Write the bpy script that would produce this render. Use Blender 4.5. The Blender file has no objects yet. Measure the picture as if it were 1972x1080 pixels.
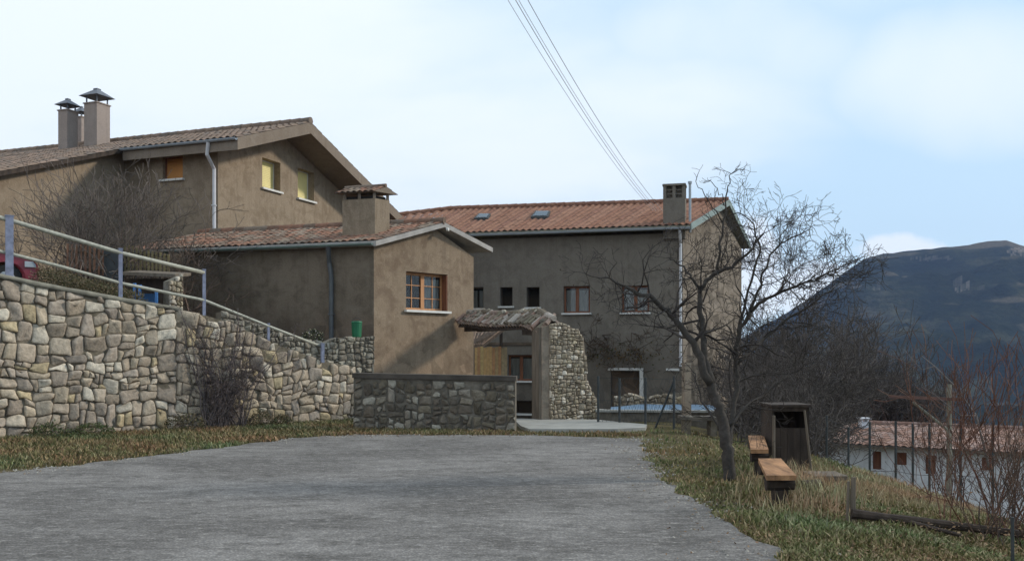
import bpy, math, random
from mathutils import Vector, noise
R = math.radians
rnd = random.Random(7)
sc = bpy.context.scene
COL = sc.collection
# ------------------------------------------------------------------ camera
F = 1800.0; CX = 986.0; HY = 680.0; EYE = 1.6
cam = bpy.data.cameras.new("camera"); camo = bpy.data.objects.new("camera", cam); COL.objects.link(camo)
cam.sensor_width = 36; cam.lens = 36*F/1972
cam.shift_y = (HY-540)/1972
cam.clip_start = 0.1; cam.clip_end = 9000
camo.location = (0, 0, EYE); camo.rotation_euler = (R(90), 0, 0)
sc.camera = camo
# ------------------------------------------------------------------ sky, sun, exposure
SUN_AZ = (.985, .17); SUN_EL = 27
w = bpy.data.worlds.new("World"); sc.world = w; w.use_nodes = True
nt = w.node_tree; N = nt.nodes; L = nt.links
for n_ in list(N): N.remove(n_)
out = N.new('ShaderNodeOutputWorld'); bg = N.new('ShaderNodeBackground'); bg.inputs[1].default_value = 0.11
sky = N.new('ShaderNodeTexSky'); sky.sky_type = 'NISHITA'; sky.sun_disc = False
sky.sun_elevation = R(SUN_EL); sky.sun_rotation = math.atan2(SUN_AZ[0], SUN_AZ[1]); sky.air_density = 1.0; sky.dust_density = 1.0; sky.ozone_density = 1.5
tc = N.new('ShaderNodeTexCoord'); sp = N.new('ShaderNodeSeparateXYZ'); L.new(tc.outputs['Generated'], sp.inputs[0])
def wmath(op, a, b=None, c=None):
    m = N.new('ShaderNodeMath'); m.operation = op
    for i, v in enumerate((a, b, c)):
        if v is None: continue
        if isinstance(v, (int, float)): m.inputs[i].default_value = v
        else: L.new(v, m.inputs[i])
    return m.outputs[0]
# cloud sheet: project the direction on a flat layer, stretch it, noise
zc = wmath('MAXIMUM', wmath('ADD', sp.outputs[2], .22), .05)
cu = wmath('DIVIDE', sp.outputs[0], zc); cv = wmath('DIVIDE', sp.outputs[1], zc)
cb = N.new('ShaderNodeCombineXYZ'); L.new(cu, cb.inputs[0]); L.new(cv, cb.inputs[1])
n1 = N.new('ShaderNodeTexNoise'); n1.inputs['Scale'].default_value = .75; n1.inputs['Detail'].default_value = 5; n1.inputs['Roughness'].default_value = .52; n1.inputs['Distortion'].default_value = .3
mp = N.new('ShaderNodeMapping'); mp.inputs['Scale'].default_value = (.8, 1.25, 1); mp.inputs['Rotation'].default_value = (0, 0, .5); mp.inputs['Location'].default_value = (3.1, 1.7, 0)
L.new(cb.outputs[0], mp.inputs[0]); L.new(mp.outputs[0], n1.inputs['Vector'])
# thicker to the left of the view
side = wmath('MULTIPLY', sp.outputs[0], -.5)
amt = wmath('ADD', wmath('ADD', n1.outputs[0], side), 0.0)
mr = N.new('ShaderNodeMapRange'); mr.interpolation_type = 'SMOOTHSTEP'; mr.inputs[1].default_value = .35; mr.inputs[2].default_value = .68; mr.inputs[3].default_value = .25; mr.inputs[4].default_value = .97
L.new(amt, mr.inputs[0])
# a low cumulus bank behind the mountain
d0 = Vector(((1745-CX)/F, 1, (HY-490)/F)).normalized()
def puff(px, py, rx, ry):
    dv = Vector(((px-CX)/F, 1, (HY-py)/F)).normalized()
    az = wmath('DIVIDE', wmath('SUBTRACT', wmath('DIVIDE', sp.outputs[0], wmath('MAXIMUM', sp.outputs[1], .05)), (px-CX)/F), rx/F)
    ev = wmath('DIVIDE', wmath('SUBTRACT', wmath('DIVIDE', sp.outputs[2], wmath('MAXIMUM', sp.outputs[1], .05)), (HY-py)/F), ry/F)
    r2 = wmath('ADD', wmath('MULTIPLY', az, az), wmath('MULTIPLY', ev, ev))
    return wmath('SUBTRACT', 1.0, r2)
n2 = N.new('ShaderNodeTexNoise'); n2.inputs['Scale'].default_value = 26; n2.inputs['Detail'].default_value = 5
L.new(tc.outputs['Generated'], n2.inputs['Vector'])
p = wmath('MAXIMUM', puff(1735, 492, 125, 50), puff(1570, 555, 190, 75))
p = wmath('MAXIMUM', p, puff(1445, 510, 80, 110)); 
p = wmath('ADD', p, wmath('MULTIPLY', wmath('SUBTRACT', n2.outputs[0], .5), 2.2))
mr2 = N.new('ShaderNodeMapRange'); mr2.interpolation_type = 'SMOOTHSTEP'; mr2.inputs[1].default_value = -.1; mr2.inputs[2].default_value = .75; mr2.inputs[4].default_value = .96
L.new(p, mr2.inputs[0])
n3 = N.new('ShaderNodeTexNoise'); n3.inputs['Scale'].default_value = 5; n3.inputs['Detail'].default_value = 4; n3.inputs['Roughness'].default_value = .45
L.new(tc.outputs['Generated'], n3.inputs['Vector'])
soft = wmath('MAXIMUM', puff(1900, 150, 420, 190), wmath('MULTIPLY', puff(1430, 90, 420, 150), .75))
soft = wmath('ADD', soft, wmath('MULTIPLY', wmath('SUBTRACT', n3.outputs[0], .55), 1.6))
mr3 = N.new('ShaderNodeMapRange'); mr3.interpolation_type = 'SMOOTHSTEP'; mr3.inputs[1].default_value = -.35; mr3.inputs[2].default_value = 1.0; mr3.inputs[4].default_value = .85
L.new(soft, mr3.inputs[0])
cl = wmath('MAXIMUM', wmath('MAXIMUM', mr.outputs[0], mr3.outputs[0]), mr2.outputs[0])
mixc = N.new('ShaderNodeMix'); mixc.data_type = 'RGBA'; L.new(cl, mixc.inputs[0]); 
tint = N.new('ShaderNodeMix'); tint.data_type = 'RGBA'; tint.inputs[0].default_value = .75; tint.inputs[7].default_value = (4.2, 6.6, 8.5, 1)
L.new(sky.outputs[0], tint.inputs[6]); L.new(tint.outputs[2], mixc.inputs[6]); mixc.inputs[7].default_value = (7.5, 8.15, 8.8, 1)
L.new(mixc.outputs[2], bg.inputs[0]); L.new(bg.outputs[0], out.inputs[0])
sl = bpy.data.lights.new("sun", 'SUN'); sl.energy = 2.3; sl.angle = R(6); sl.color = (1, .93, .82)
so = bpy.data.objects.new("sun", sl); COL.objects.link(so)
sd = Vector((SUN_AZ[0]*math.cos(R(SUN_EL)), SUN_AZ[1]*math.cos(R(SUN_EL)), math.sin(R(SUN_EL))))
so.rotation_euler = sd.to_track_quat('Z', 'Y').to_euler(); so.location = (30, 10, 30)
sc.view_settings.view_transform = 'Standard'; sc.view_settings.look = 'None'; sc.view_settings.gamma = 1
sc.view_settings.exposure = 0.27
sc.cycles.max_bounces = 6; sc.cycles.transparent_max_bounces = 12; sc.cycles.volume_bounces = 0
# ------------------------------------------------------------------ helpers
def P(px, py, d): return Vector(((px-CX)*d/F, d, EYE+(HY-py)*d/F))
def G(px, py, z=0.0):
    d = (EYE-z)*F/(py-HY); return Vector(((px-CX)*d/F, d, z))
def XY(px, d): return Vector(((px-CX)*d/F, d))
def V(*a): return Vector(a)
ORG = {}
class MB:
    def __init__(s): s.v = []; s.f = []; s.c = []; s.cc = None
    def add(s, vs, fs, c=None):
        b = len(s.v); s.v += [tuple(v) for v in vs]; s.f += [tuple(i+b for i in f) for f in fs]
        s.c += [c or s.cc or (1, 1, 1)]*len(fs)
    def poly(s, pts, c=None): s.add(pts, [tuple(range(len(pts)))], c)
    def box(s, o, ax, ay, az, c=None):       # centre-less: corner o, three edge vectors
        o = Vector(o); ax = Vector(ax); ay = Vector(ay); az = Vector(az)
        if ax.cross(ay).dot(az) < 0: o = o+ax; ax = -ax
        p_ = [o, o+ax, o+ax+ay, o+ay]; q = [v+az for v in p_]
        s.add(p_+q, [(3, 2, 1, 0), (4, 5, 6, 7), (0, 1, 5, 4), (1, 2, 6, 5), (2, 3, 7, 6), (3, 0, 4, 7)], c)
    def cbox(s, c0, sx, sy, sz, rz=0, c=None):   # centre of the base
        ux = V(math.cos(rz), math.sin(rz), 0); uy = V(-math.sin(rz), math.cos(rz), 0)
        s.box(Vector(c0)-ux*sx/2-uy*sy/2, ux*sx, uy*sy, V(0, 0, sz), c)
    def tube(s, pts, r, n=8, cap=True, c=None, jit=0):
        if isinstance(r, (int, float)): r = [r]*len(pts)
        pts = [Vector(p_) for p_ in pts]; vs = []; a = None
        for i, p_ in enumerate(pts):
            t = (pts[min(i+1, len(pts)-1)]-pts[max(i-1, 0)])
            if t.length < 1e-9: t = V(0, 0, 1)
            t.normalize()
            if a is None: a = t.orthogonal().normalized()
            else:
                a = a-t*a.dot(t); a = a.normalized() if a.length > 1e-6 else t.orthogonal().normalized()
            b = t.cross(a)
            for k in range(n):
                th = 2*math.pi*k/n; rr = r[i]*(1+jit*(rnd.random()-.5))
                vs.append(p_+a*math.cos(th)*rr+b*math.sin(th)*rr)
        fs = []
        for i in range(len(pts)-1):
            for k in range(n):
                k2 = (k+1) % n; fs.append((i*n+k, i*n+k2, (i+1)*n+k2, (i+1)*n+k))
        if cap: fs.append(tuple(range(n-1, -1, -1))); m = (len(pts)-1)*n; fs.append(tuple(m+k for k in range(n)))
        s.add(vs, fs, c)
    def prism(s, pts, vec, c=None):              # polygon + extrusion, closed
        pts = [Vector(p_) for p_ in pts]; vec = Vector(vec); n = len(pts)
        nn = sum(((pts[i]-pts[0]).cross(pts[(i+1) % n]-pts[0]) for i in range(1, n-1)), Vector())
        if nn.dot(vec) > 0: pts = pts[::-1]
        q = [p_+vec for p_ in pts]
        s.add(pts+q, [tuple(range(n)), tuple(range(2*n-1, n-1, -1))]+[(i, i+n, (i+1) % n+n, (i+1) % n) for i in range(n)], c)
    def build(s, name, mat, parent=None, origin=None, smooth=False, col=False):
        me = bpy.data.meshes.new(name)
        if parent is not None: o_ = ORG[parent.name]
        elif origin is not None: o_ = Vector(origin)
        else:
            xs = [v[0] for v in s.v]; ys = [v[1] for v in s.v]; zs = [v[2] for v in s.v]
            o_ = V((min(xs)+max(xs))/2, (min(ys)+max(ys))/2, min(zs))
        me.from_pydata([(v[0]-o_.x, v[1]-o_.y, v[2]-o_.z) for v in s.v], [], s.f)
        if smooth: me.polygons.foreach_set('use_smooth', [True]*len(me.polygons))
        if col:
            at_ = me.color_attributes.new('Col', 'FLOAT_COLOR', 'CORNER')
            buf = []
            for f_, c_ in zip(s.f, s.c): buf += [c_[0], c_[1], c_[2], 1.0]*len(f_)
            at_.data.foreach_set('color', buf)
        me.materials.append(mat); me.update()
        ob = bpy.data.objects.new(name, me); COL.objects.link(ob)
        if parent is not None: ob.parent = parent
        else: ob.location = o_
        ORG[ob.name] = o_
        return ob
def tag(o, label, cat, group=None, kind=None):
    if label: o['label'] = label
    if cat: o['category'] = cat
    if group: o['group'] = group
    if kind: o['kind'] = kind
    return o
def thing(name, label, cat, loc, group=None):
    o = bpy.data.objects.new(name, None); COL.objects.link(o); o.location = loc; o.empty_display_size = .3
    ORG[o.name] = Vector(loc); return tag(o, label, cat, group)
def structure(o): o['kind'] = 'structure'; return o
def copy_tree(o, loc, rz=0, scale=1, label=None, parent=None):
    c = o.copy(); COL.objects.link(c)
    if parent is None: c.location = loc; c.rotation_euler = (0, 0, rz); c.scale = (scale,)*3
    else: c.parent = parent
    if label: c['label'] = label
    for ch in list(o.children): copy_tree(ch, None, parent=c)
    return c
# ------------------------------------------------------------------ materials
def newmat(name):
    m = bpy.data.materials.new(name); m.use_nodes = True; return m, m.node_tree.nodes, m.node_tree.links, m.node_tree.nodes['Principled BSDF']
def noise_node(N_, L_, scale, detail=4, rough=.55, vec=None, stretch=None, dist=0):
    g = N_.new('ShaderNodeNewGeometry').outputs['Position'] if vec is None else vec
    if stretch:
        m = N_.new('ShaderNodeMapping'); m.inputs['Scale'].default_value = stretch; L_.new(g, m.inputs[0]); g = m.outputs[0]
    n = N_.new('ShaderNodeTexNoise'); n.inputs['Scale'].default_value = scale; n.inputs['Detail'].default_value = detail; n.inputs['Roughness'].default_value = rough; n.inputs['Distortion'].default_value = dist
    L_.new(g, n.inputs['Vector']); return n.outputs[0]
def ramp(N_, L_, fac, stops):
    r = N_.new('ShaderNodeValToRGB'); e = r.color_ramp.elements
    while len(e) < len(stops): e.new(.5)
    for el, (p_, c_) in zip(e, stops): el.position = p_; el.color = (c_[0], c_[1], c_[2], 1) if isinstance(c_, (tuple, list)) else (c_, c_, c_, 1)
    L_.new(fac, r.inputs[0]); return r.outputs[0]
def mix(N_, L_, fac, a, b, mode='MIX'):
    m = N_.new('ShaderNodeMix'); m.data_type = 'RGBA'; m.blend_type = mode
    for i, v in ((0, fac), (6, a), (7, b)):
        if isinstance(v, (int, float)): m.inputs[i].default_value = v
        elif isinstance(v, (tuple, list)): m.inputs[i].default_value = (v[0], v[1], v[2], 1)
        else: L_.new(v, m.inputs[i])
    return m.outputs[2]
def bump(N_, L_, bs, h, strength=.4, dist=.02):
    b = N_.new('ShaderNodeBump'); b.inputs['Strength'].default_value = strength; b.inputs['Distance'].default_value = dist
    L_.new(h, b.inputs['Height']); L_.new(b.outputs[0], bs.inputs['Normal'])
def plain(name, c, rough=.7, metal=0, var=.25, scale=6, bmp=.15, spec=.3, stretch=None):
    m, N_, L_, bs = newmat(name)
    f = noise_node(N_, L_, scale, 5, .6, stretch=stretch)
    c1 = tuple(x*(1-var) for x in c); c2 = tuple(min(1, x*(1+var)) for x in c)
    L_.new(ramp(N_, L_, f, [(.3, c1), (.7, c2)]), bs.inputs['Base Color'])
    bs.inputs['Roughness'].default_value = rough; bs.inputs['Metallic'].default_value = metal; bs.inputs['Specular IOR Level'].default_value = spec
    if bmp: bump(N_, L_, bs, noise_node(N_, L_, scale*8, 3), bmp, .01)
    return m
def stucco(name, base, dark, light, patch=.5, lowz=None, stain=None):
    m, N_, L_, bs = newmat(name)
    big = noise_node(N_, L_, .55, 5, .6); med = noise_node(N_, L_, 2.2, 6, .68, dist=.6); fine = noise_node(N_, L_, 28, 4, .7)
    c = ramp(N_, L_, big, [(.35, base), (.65, tuple(x*1.13 for x in base))])
    c = mix(N_, L_, ramp(N_, L_, med, [(.46, 0), (.62, patch)]), c, dark)
    c = mix(N_, L_, ramp(N_, L_, noise_node(N_, L_, 1.3, 7, .72, stretch=(1, 1, 1.6)), [(.56, 0), (.68, .55)]), c, light)
    # rain streaks
    st = noise_node(N_, L_, 4.0, 6, .7, stretch=(1, 1, .09))
    c = mix(N_, L_, ramp(N_, L_, st, [(.5, 0), (.72, .6)]), c, dark)
    st2 = noise_node(N_, L_, 7.0, 6, .75, dist=1.5)
    c = mix(N_, L_, ramp(N_, L_, st2, [(.58, 0), (.63, .4)]), c, light)
    if lowz:   # worn, damp foot of the wall: heights z0..z1 where the render has come away
        g = N_.new('ShaderNodeNewGeometry'); s = N_.new('ShaderNodeSeparateXYZ'); L_.new(g.outputs['Position'], s.inputs[0])
        a = N_.new('ShaderNodeMath'); a.operation = 'MULTIPLY_ADD'; a.inputs[1].default_value = 2.4; L_.new(noise_node(N_, L_, 1.6, 6, .7), a.inputs[0]); L_.new(s.outputs[2], a.inputs[2])
        mr_ = N_.new('ShaderNodeMapRange'); mr_.inputs[1].default_value = lowz[0]+1.2; mr_.inputs[2].default_value = lowz[1]+1.2; mr_.inputs[3].default_value = .75; mr_.inputs[4].default_value = 0
        L_.new(a.outputs[0], mr_.inputs[0])
        vor = N_.new('ShaderNodeTexVoronoi'); vor.inputs['Scale'].default_value = 3.2; L_.new(g.outputs['Position'], vor.inputs['Vector'])
        sc_ = N_.new('ShaderNodeSeparateColor'); L_.new(vor.outputs['Color'], sc_.inputs[0]); rub = ramp(N_, L_, sc_.outputs[0], [(.3, tuple(x*.65 for x in (stain or dark))), (.8, tuple(x*1.6 for x in (stain or dark)))])
        c = mix(N_, L_, mr_.outputs[0], c, rub)
    c = mix(N_, L_, .35, c, ramp(N_, L_, fine, [(.2, .25), (.8, .85)]), 'OVERLAY')
    L_.new(c, bs.inputs['Base Color']); bs.inputs['Roughness'].default_value = .95; bs.inputs['Specular IOR Level'].default_value = .1
    h = mix(N_, L_, .5, fine, med); bump(N_, L_, bs, h, .55, .03)
    return m
def colmat(name, rough=.9, var=.35, scale=18, bmp=.5, dist=.02, trans=0, spec=.15):
    m, N_, L_, bs = newmat(name)
    a = N_.new('ShaderNodeVertexColor'); a.layer_name = 'Col'
    f = noise_node(N_, L_, scale, 5, .65)
    c = mix(N_, L_, 1.0, a.outputs[0], ramp(N_, L_, f, [(.25, 1-var), (.75, 1+var)]), 'MULTIPLY')
    L_.new(c, bs.inputs['Base Color']); bs.inputs['Roughness'].default_value = rough; bs.inputs['Specular IOR Level'].default_value = spec
    if bmp: bump(N_, L_, bs, f, bmp, dist)
    return m
M = {}
M['stucco_warm'] = stucco('warm_render', (.25, .195, .14), (.17, .125, .085), (.32, .26, .19), .65)
M['verge_pale'] = plain('pale_verge', (.36, .33, .3), .8, var=.2, scale=4)
M['stucco_small'] = stucco('small_house_render', (.24, .18, .125), (.155, .108, .074), (.32, .255, .185), .75, lowz=(.3, 2.2), stain=(.2, .145, .10))
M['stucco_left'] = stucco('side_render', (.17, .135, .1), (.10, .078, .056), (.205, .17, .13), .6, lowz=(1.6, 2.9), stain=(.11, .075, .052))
M['stucco_grey'] = stucco('grey_render', (.17, .148, .122), (.115, .097, .078), (.2, .18, .15), .5, lowz=(-1.0, 1.8), stain=(.085, .07, .055))
M['stucco_gable'] = stucco('gable_render', (.2, .165, .13), (.10, .08, .062), (.27, .23, .19), .9, lowz=(2.5, 5.5), stain=(.17, .14, .11))
M['stucco_tan'] = stucco('tan_render', (.25, .2, .15), (.14, .11, .085), (.34, .29, .23), .7)
M['fascia'] = stucco('verge_render', (.20, .16, .125), (.15, .115, .085), (.26, .22, .18), .3)
M['tile'] = colmat('roof_tile', .85, .3, 9, .3)
M['stone'] = colmat('wall_stone', .92, .38, 14, .7, .03)
M['leaf'] = colmat('leafy_blades', .7, .1, 5, 0)
M['bark'] = colmat('grey_bark', .95, .35, 25, .5)
M['mortar'] = plain('wall_mortar', (.15, .125, .09), .95, var=.4, scale=9, bmp=.5)
M['mortar_pale'] = plain('pale_mortar', (.2, .175, .135), .95, var=.3, scale=9, bmp=.5)
M['coping'] = plain('cement_coping', (.2, .185, .145), .95, var=.3, scale=5, bmp=.5)
M['concrete'] = plain('concrete', (.30, .29, .26), .9, var=.18, scale=2.5, bmp=.35)
M['white_paint'] = plain('white_paint', (.62, .60, .56), .6, var=.12, scale=4)
M['pvc'] = plain('downpipe_paint', (.55, .54, .55), .45, var=.1, scale=3, spec=.5)
M['gutter'] = plain('gutter_zinc', (.3, .33, .36), .45, var=.15, scale=3, spec=.5)
M['gutter_green'] = plain('gutter_green_grey', (.16, .21, .19), .5, var=.2, scale=3, spec=.5)
M['dark_pipe'] = plain('dark_pipe_paint', (.085, .088, .09), .5, var=.2, scale=3, spec=.4)
M['blue_paint'] = plain('blue_grey_paint', (.2, .215, .29), .5, var=.3, scale=9, spec=.4)
M['rail'] = plain('rail_metal', (.34, .33, .27), .55, .0, var=.25, scale=12, spec=.4)
M['blue'] = plain('bright_blue_paint', (.07, .2, .45), .5, var=.2, scale=8, spec=.4)
M['wood_red'] = plain('red_brown_wood', (.17, .065, .032), .6, var=.3, scale=10, stretch=(1, 1, .1))
M['wood_orange'] = plain('orange_wood', (.42, .2, .085), .55, var=.25, scale=10, stretch=(1, 1, .1))
M['wood_dark'] = plain('dark_old_wood', (.05, .036, .027), .9, var=.5, scale=10, bmp=.5, stretch=(1, 1, .15))
M['wood_grey'] = plain('grey_old_wood', (.15, .12, .09), .9, var=.4, scale=12, bmp=.5, stretch=(1, 1, .15))
M['plank'] = colmat('yellow_planks', .8, .3, 12, .2)
M['seat'] = plain('orange_plank', (.33, .175, .085), .85, var=.6, scale=7, bmp=.6, stretch=(1.5, .25, 1))
M['cream'] = plain('cream_blind', (.72, .62, .28), .6, var=.08, scale=2)
M['shutter_orange'] = plain('orange_blind', (.5, .23, .07), .6, var=.15, scale=2)
M['curtain'] = plain('net_curtain', (.45, .45, .43), .9, var=.3, scale=5, stretch=(3, 3, .3))
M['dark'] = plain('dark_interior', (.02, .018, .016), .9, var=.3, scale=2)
M['iron'] = plain('dark_iron', (.035, .04, .04), .6, var=.3, scale=8, spec=.4)
M['zinc'] = plain('chimney_cowl', (.11, .12, .14), .6, var=.3, scale=6, spec=.4)
M['red_car'] = plain('red_car_paint', (.22, .02, .035), .35, var=.08, scale=1.5, bmp=0, spec=.6)
M['rubber'] = plain('black_rubber', (.02, .02, .02), .8, var=.2)
M['green_bin'] = plain('green_plastic', (.01, .12, .05), .5, var=.15, spec=.4)
M['tarp'] = plain('blue_tarp', (.12, .19, .27), .5, var=.3, scale=4, bmp=.4, spec=.4)
M['white_wall'] = stucco('whitewash', (.68, .69, .72), (.42, .42, .43), (.75, .75, .75), .5)
M['rust'] = plain('rusty_bar', (.13, .07, .055), .8, var=.3, scale=7)
M['cable'] = plain('grey_cable', (.4, .4, .44), .7, var=.1)
def glass():
    m, N_, L_, bs = newmat('window_glass')
    g = N_.new('ShaderNodeBsdfGlossy'); g.inputs['Roughness'].default_value = .03; g.inputs[0].default_value = (.85, .88, .9, 1)
    t = N_.new('ShaderNodeBsdfTransparent'); t.inputs[0].default_value = (.75, .78, .78, 1)
    fr = N_.new('ShaderNodeFresnel'); fr.inputs[0].default_value = 1.6
    mx = N_.new('ShaderNodeMixShader'); L_.new(fr.outputs[0], mx.inputs[0]); L_.new(t.outputs[0], mx.inputs[1]); L_.new(g.outputs[0], mx.inputs[2])
    L_.new(mx.outputs[0], N_['Material Output'].inputs[0]); return m
M['glass'] = glass()
def asphalt():
    m, N_, L_, bs = newmat('worn_asphalt')
    big = noise_node(N_, L_, .35, 5, .6, stretch=(1, 1.5, 1), dist=.5); med = noise_node(N_, L_, 2.1, 6, .7, stretch=(.7, 1.6, 1)); fine = noise_node(N_, L_, 60, 3, .8)
    vor = N_.new('ShaderNodeTexVoronoi'); vor.inputs['Scale'].default_value = 38; g = N_.new('ShaderNodeNewGeometry'); L_.new(g.outputs['Position'], vor.inputs['Vector'])
    c = ramp(N_, L_, big, [(.4, (.145, .134, .124)), (.6, (.235, .219, .203))])
    c = mix(N_, L_, ramp(N_, L_, med, [(.44, 0), (.64, .8)]), c, (.10, .092, .084))
    bl = noise_node(N_, L_, 8, 5, .75, stretch=(.8, 1.5, 1))
    c = mix(N_, L_, ramp(N_, L_, bl, [(.5, 0), (.66, .7)]), c, (.31, .29, .265))
    sp_ = mix(N_, L_, .6, ramp(N_, L_, fine, [(.3, .3), (.7, .75)]), ramp(N_, L_, vor.outputs['Distance'], [(.1, .85), (.6, .2)]))
    c = mix(N_, L_, .6, c, sp_, 'OVERLAY')
    gr = noise_node(N_, L_, 17, 4, .8); c = mix(N_, L_, .4, c, ramp(N_, L_, gr, [(.35, .25), (.65, .78)]), 'OVERLAY')
    v2 = N_.new('ShaderNodeTexVoronoi'); v2.feature = 'DISTANCE_TO_EDGE'; v2.inputs['Scale'].default_value = .45; mp_ = N_.new('ShaderNodeMapping'); L_.new(g.outputs['Position'], mp_.inputs[0])
    ad = N_.new('ShaderNodeVectorMath'); ad.operation = 'ADD'; nz = N_.new('ShaderNodeTexNoise'); nz.inputs['Scale'].default_value = 1.5; nz.inputs['Detail'].default_value = 6; L_.new(g.outputs['Position'], nz.inputs['Vector']); L_.new(mp_.outputs[0], ad.inputs[0]); L_.new(nz.outputs['Color'], ad.inputs[1]); L_.new(ad.outputs[0], v2.inputs['Vector'])
    c = mix(N_, L_, ramp(N_, L_, v2.outputs['Distance'], [(.004, .28), (.016, 0)]), c, (.07, .066, .06))
    L_.new(c, bs.inputs['Base Color']); bs.inputs['Roughness'].default_value = .93; bs.inputs['Specular IOR Level'].default_value = .15
    bump(N_, L_, bs, mix(N_, L_, .4, sp_, bl), .8, .02); return m
M['asphalt'] = asphalt()
def earth():
    m, N_, L_, bs = newmat('dry_grass_soil')
    a = noise_node(N_, L_, .5, 6, .65); b = noise_node(N_, L_, 5, 6, .7); f = noise_node(N_, L_, 45, 4, .75)
    c = ramp(N_, L_, a, [(.36, (.075, .072, .03)), (.5, (.12, .1, .05)), (.64, (.15, .12, .07))])
    c = mix(N_, L_, ramp(N_, L_, b, [(.42, 0), (.6, .7)]), c, (.1, .075, .045))
    c = mix(N_, L_, .7, c, ramp(N_, L_, f, [(.2, .15), (.8, .85)]), 'OVERLAY')
    L_.new(c, bs.inputs['Base Color']); bs.inputs['Roughness'].default_value = 1; bs.inputs['Specular IOR Level'].default_value = .05
    bump(N_, L_, bs, mix(N_, L_, .5, b, f), .9, .05); return m
M['earth'] = earth()
def mountain_mat():
    m, N_, L_, bs = newmat('forested_slope')
    a = noise_node(N_, L_, .006, 7, .65, stretch=(1, 1, 2.5)); b = noise_node(N_, L_, .05, 6, .75); f = noise_node(N_, L_, .22, 4, .8)
    c = ramp(N_, L_, a, [(.38, (.008, .014, .010)), (.52, (.03, .036, .02)), (.64, (.10, .095, .055))])
    c = mix(N_, L_, ramp(N_, L_, b, [(.4, 0), (.62, .8)]), c, (.012, .02, .014))
    g = N_.new('ShaderNodeNewGeometry'); s = N_.new('ShaderNodeSeparateXYZ'); L_.new(g.outputs['Position'], s.inputs[0])
    band = noise_node(N_, L_, .008, 5, .6, stretch=(.8, .8, 4))
    c = mix(N_, L_, ramp(N_, L_, band, [(.56, 0), (.64, .8)]), c, (.13, .11, .075))
    at_ = N_.new('ShaderNodeVertexColor'); at_.layer_name = 'Col'
    sr = N_.new('ShaderNodeSeparateColor'); L_.new(at_.outputs[0], sr.inputs[0])
    c = mix(N_, L_, sr.outputs[0], c, (.34, .29, .25))
    c = mix(N_, L_, .6, c, ramp(N_, L_, f, [(.25, .2), (.75, .8)]), 'OVERLAY')
    L_.new(c, bs.inputs['Base Color']); bs.inputs['Roughness'].default_value = 1; bs.inputs['Specular IOR Level'].default_value = 0
    bump(N_, L_, bs, b, 1, 8); return m
M['mountain'] = mountain_mat()
# ------------------------------------------------------------------ ground
def sst(a, b, x):
    t = max(0, min(1, (x-a)/(b-a))); return t*t*(3-2*t)
def gh(x, y):                                  # height of the natural ground
    z = -0.95*sst(22.6, 25.0, y)
    e = x-(3.5+.35*max(0, y-20)*.3)
    if e > 0:
        z -= .17*min(e, 3.4)
        if e > 2.2: z -= 3.8*sst(2.2, 9.5, e)
        if e > 9: z -= .09*(e-9)
    if y > 60: z -= .11*(y-60)
    z += .05*noise.noise(V(x*.5, y*.5, 0))*min(1, max(0, abs(x+2)-5)/3+.1)
    return max(z, -62+2*noise.noise(V(x*.01, y*.01, 3)))
def axis(a, b, fine, lo, hi, grow=1.22):
    xs = []; x = a
    while x <= b: xs.append(x); x += fine
    s = fine; x = a
    while x > lo: s *= grow; x -= s; xs.insert(0, x)
    s = fine; x = xs[-1]
    while x < hi: s *= grow; x += s; xs.append(x)
    return xs
gx = axis(-14, 16, .3, -3500, 3500); gy = axis(1, 40, .3, -400, 3500)
mb = MB(); nx = len(gx)
mb.v = [(x, y, gh(x, y)) for y in gy for x in gx]
for j in range(len(gy)-1):
    for i in range(nx-1): mb.f.append((j*nx+i, j*nx+i+1, (j+1)*nx+i+1, (j+1)*nx+i))
mb.c = [(1, 1, 1)]*len(mb.f)
g = structure(mb.build('ground', M['earth'], origin=(0, 0, 0), smooth=True))
# road sheet
left_edge = [(-700, 1040), (-300, 950), (0, 912), (110, 900), (200, 889), (300, 878), (400, 865), (480, 855), (560, 845), (620, 840), (680, 838)]
far_edge = [(800, 837), (950, 838), (1100, 840), (1230, 845)]
right_edge = [(1245, 870), (1250, 900), (1285, 930), (1330, 962), (1400, 1002), (1450, 1035), (1500, 1075), (1560, 1130), (1680, 1250), (2000, 1600)]
edge = [G(*p_) for p_ in left_edge+far_edge+right_edge]
def refine(pts, step, amp):
    o = []
    for a, b in zip(pts, pts[1:]):
        n = max(1, int((b-a).length/step))
        for k in range(n):
            q = a.lerp(b, k/n); j = noise.noise(q*2.2)*amp+noise.noise(q*7)*amp*.5
            dr = (b-a).normalized(); o.append(q+V(-dr.y, dr.x, 0)*j)
    o.append(pts[-1]); return o
re_ = refine(edge, .12, .16)
pts = re_+[V(re_[-1].x, -6, 0), V(-13, -6, 0)]
road_poly = [(p_.x, p_.y) for p_ in pts]
from mathutils.geometry import tessellate_polygon
mb = MB(); q = [V(p_[0], p_[1], .006) for p_ in road_poly]
tri = tessellate_polygon([q]); mb.v = [tuple(v) for v in q]
for t in tri:
    a, b, c = [q[i] for i in t]
    mb.f.append(tuple(t) if (b-a).cross(c-a).z > 0 else tuple(t[::-1]))
mb.c = [(1, 1, 1)]*len(mb.f)
structure(mb.build('road', M['asphalt'], origin=(0, 0, 0)))
def inside(x, y, poly):
    c = False; j = len(poly)-1
    for i in range(len(poly)):
        xi, yi = poly[i]; xj, yj = poly[j]
        if (yi > y) != (yj > y) and x < (xj-xi)*(y-yi)/(yj-yi)+xi: c = not c
        j = i
    return c
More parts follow.
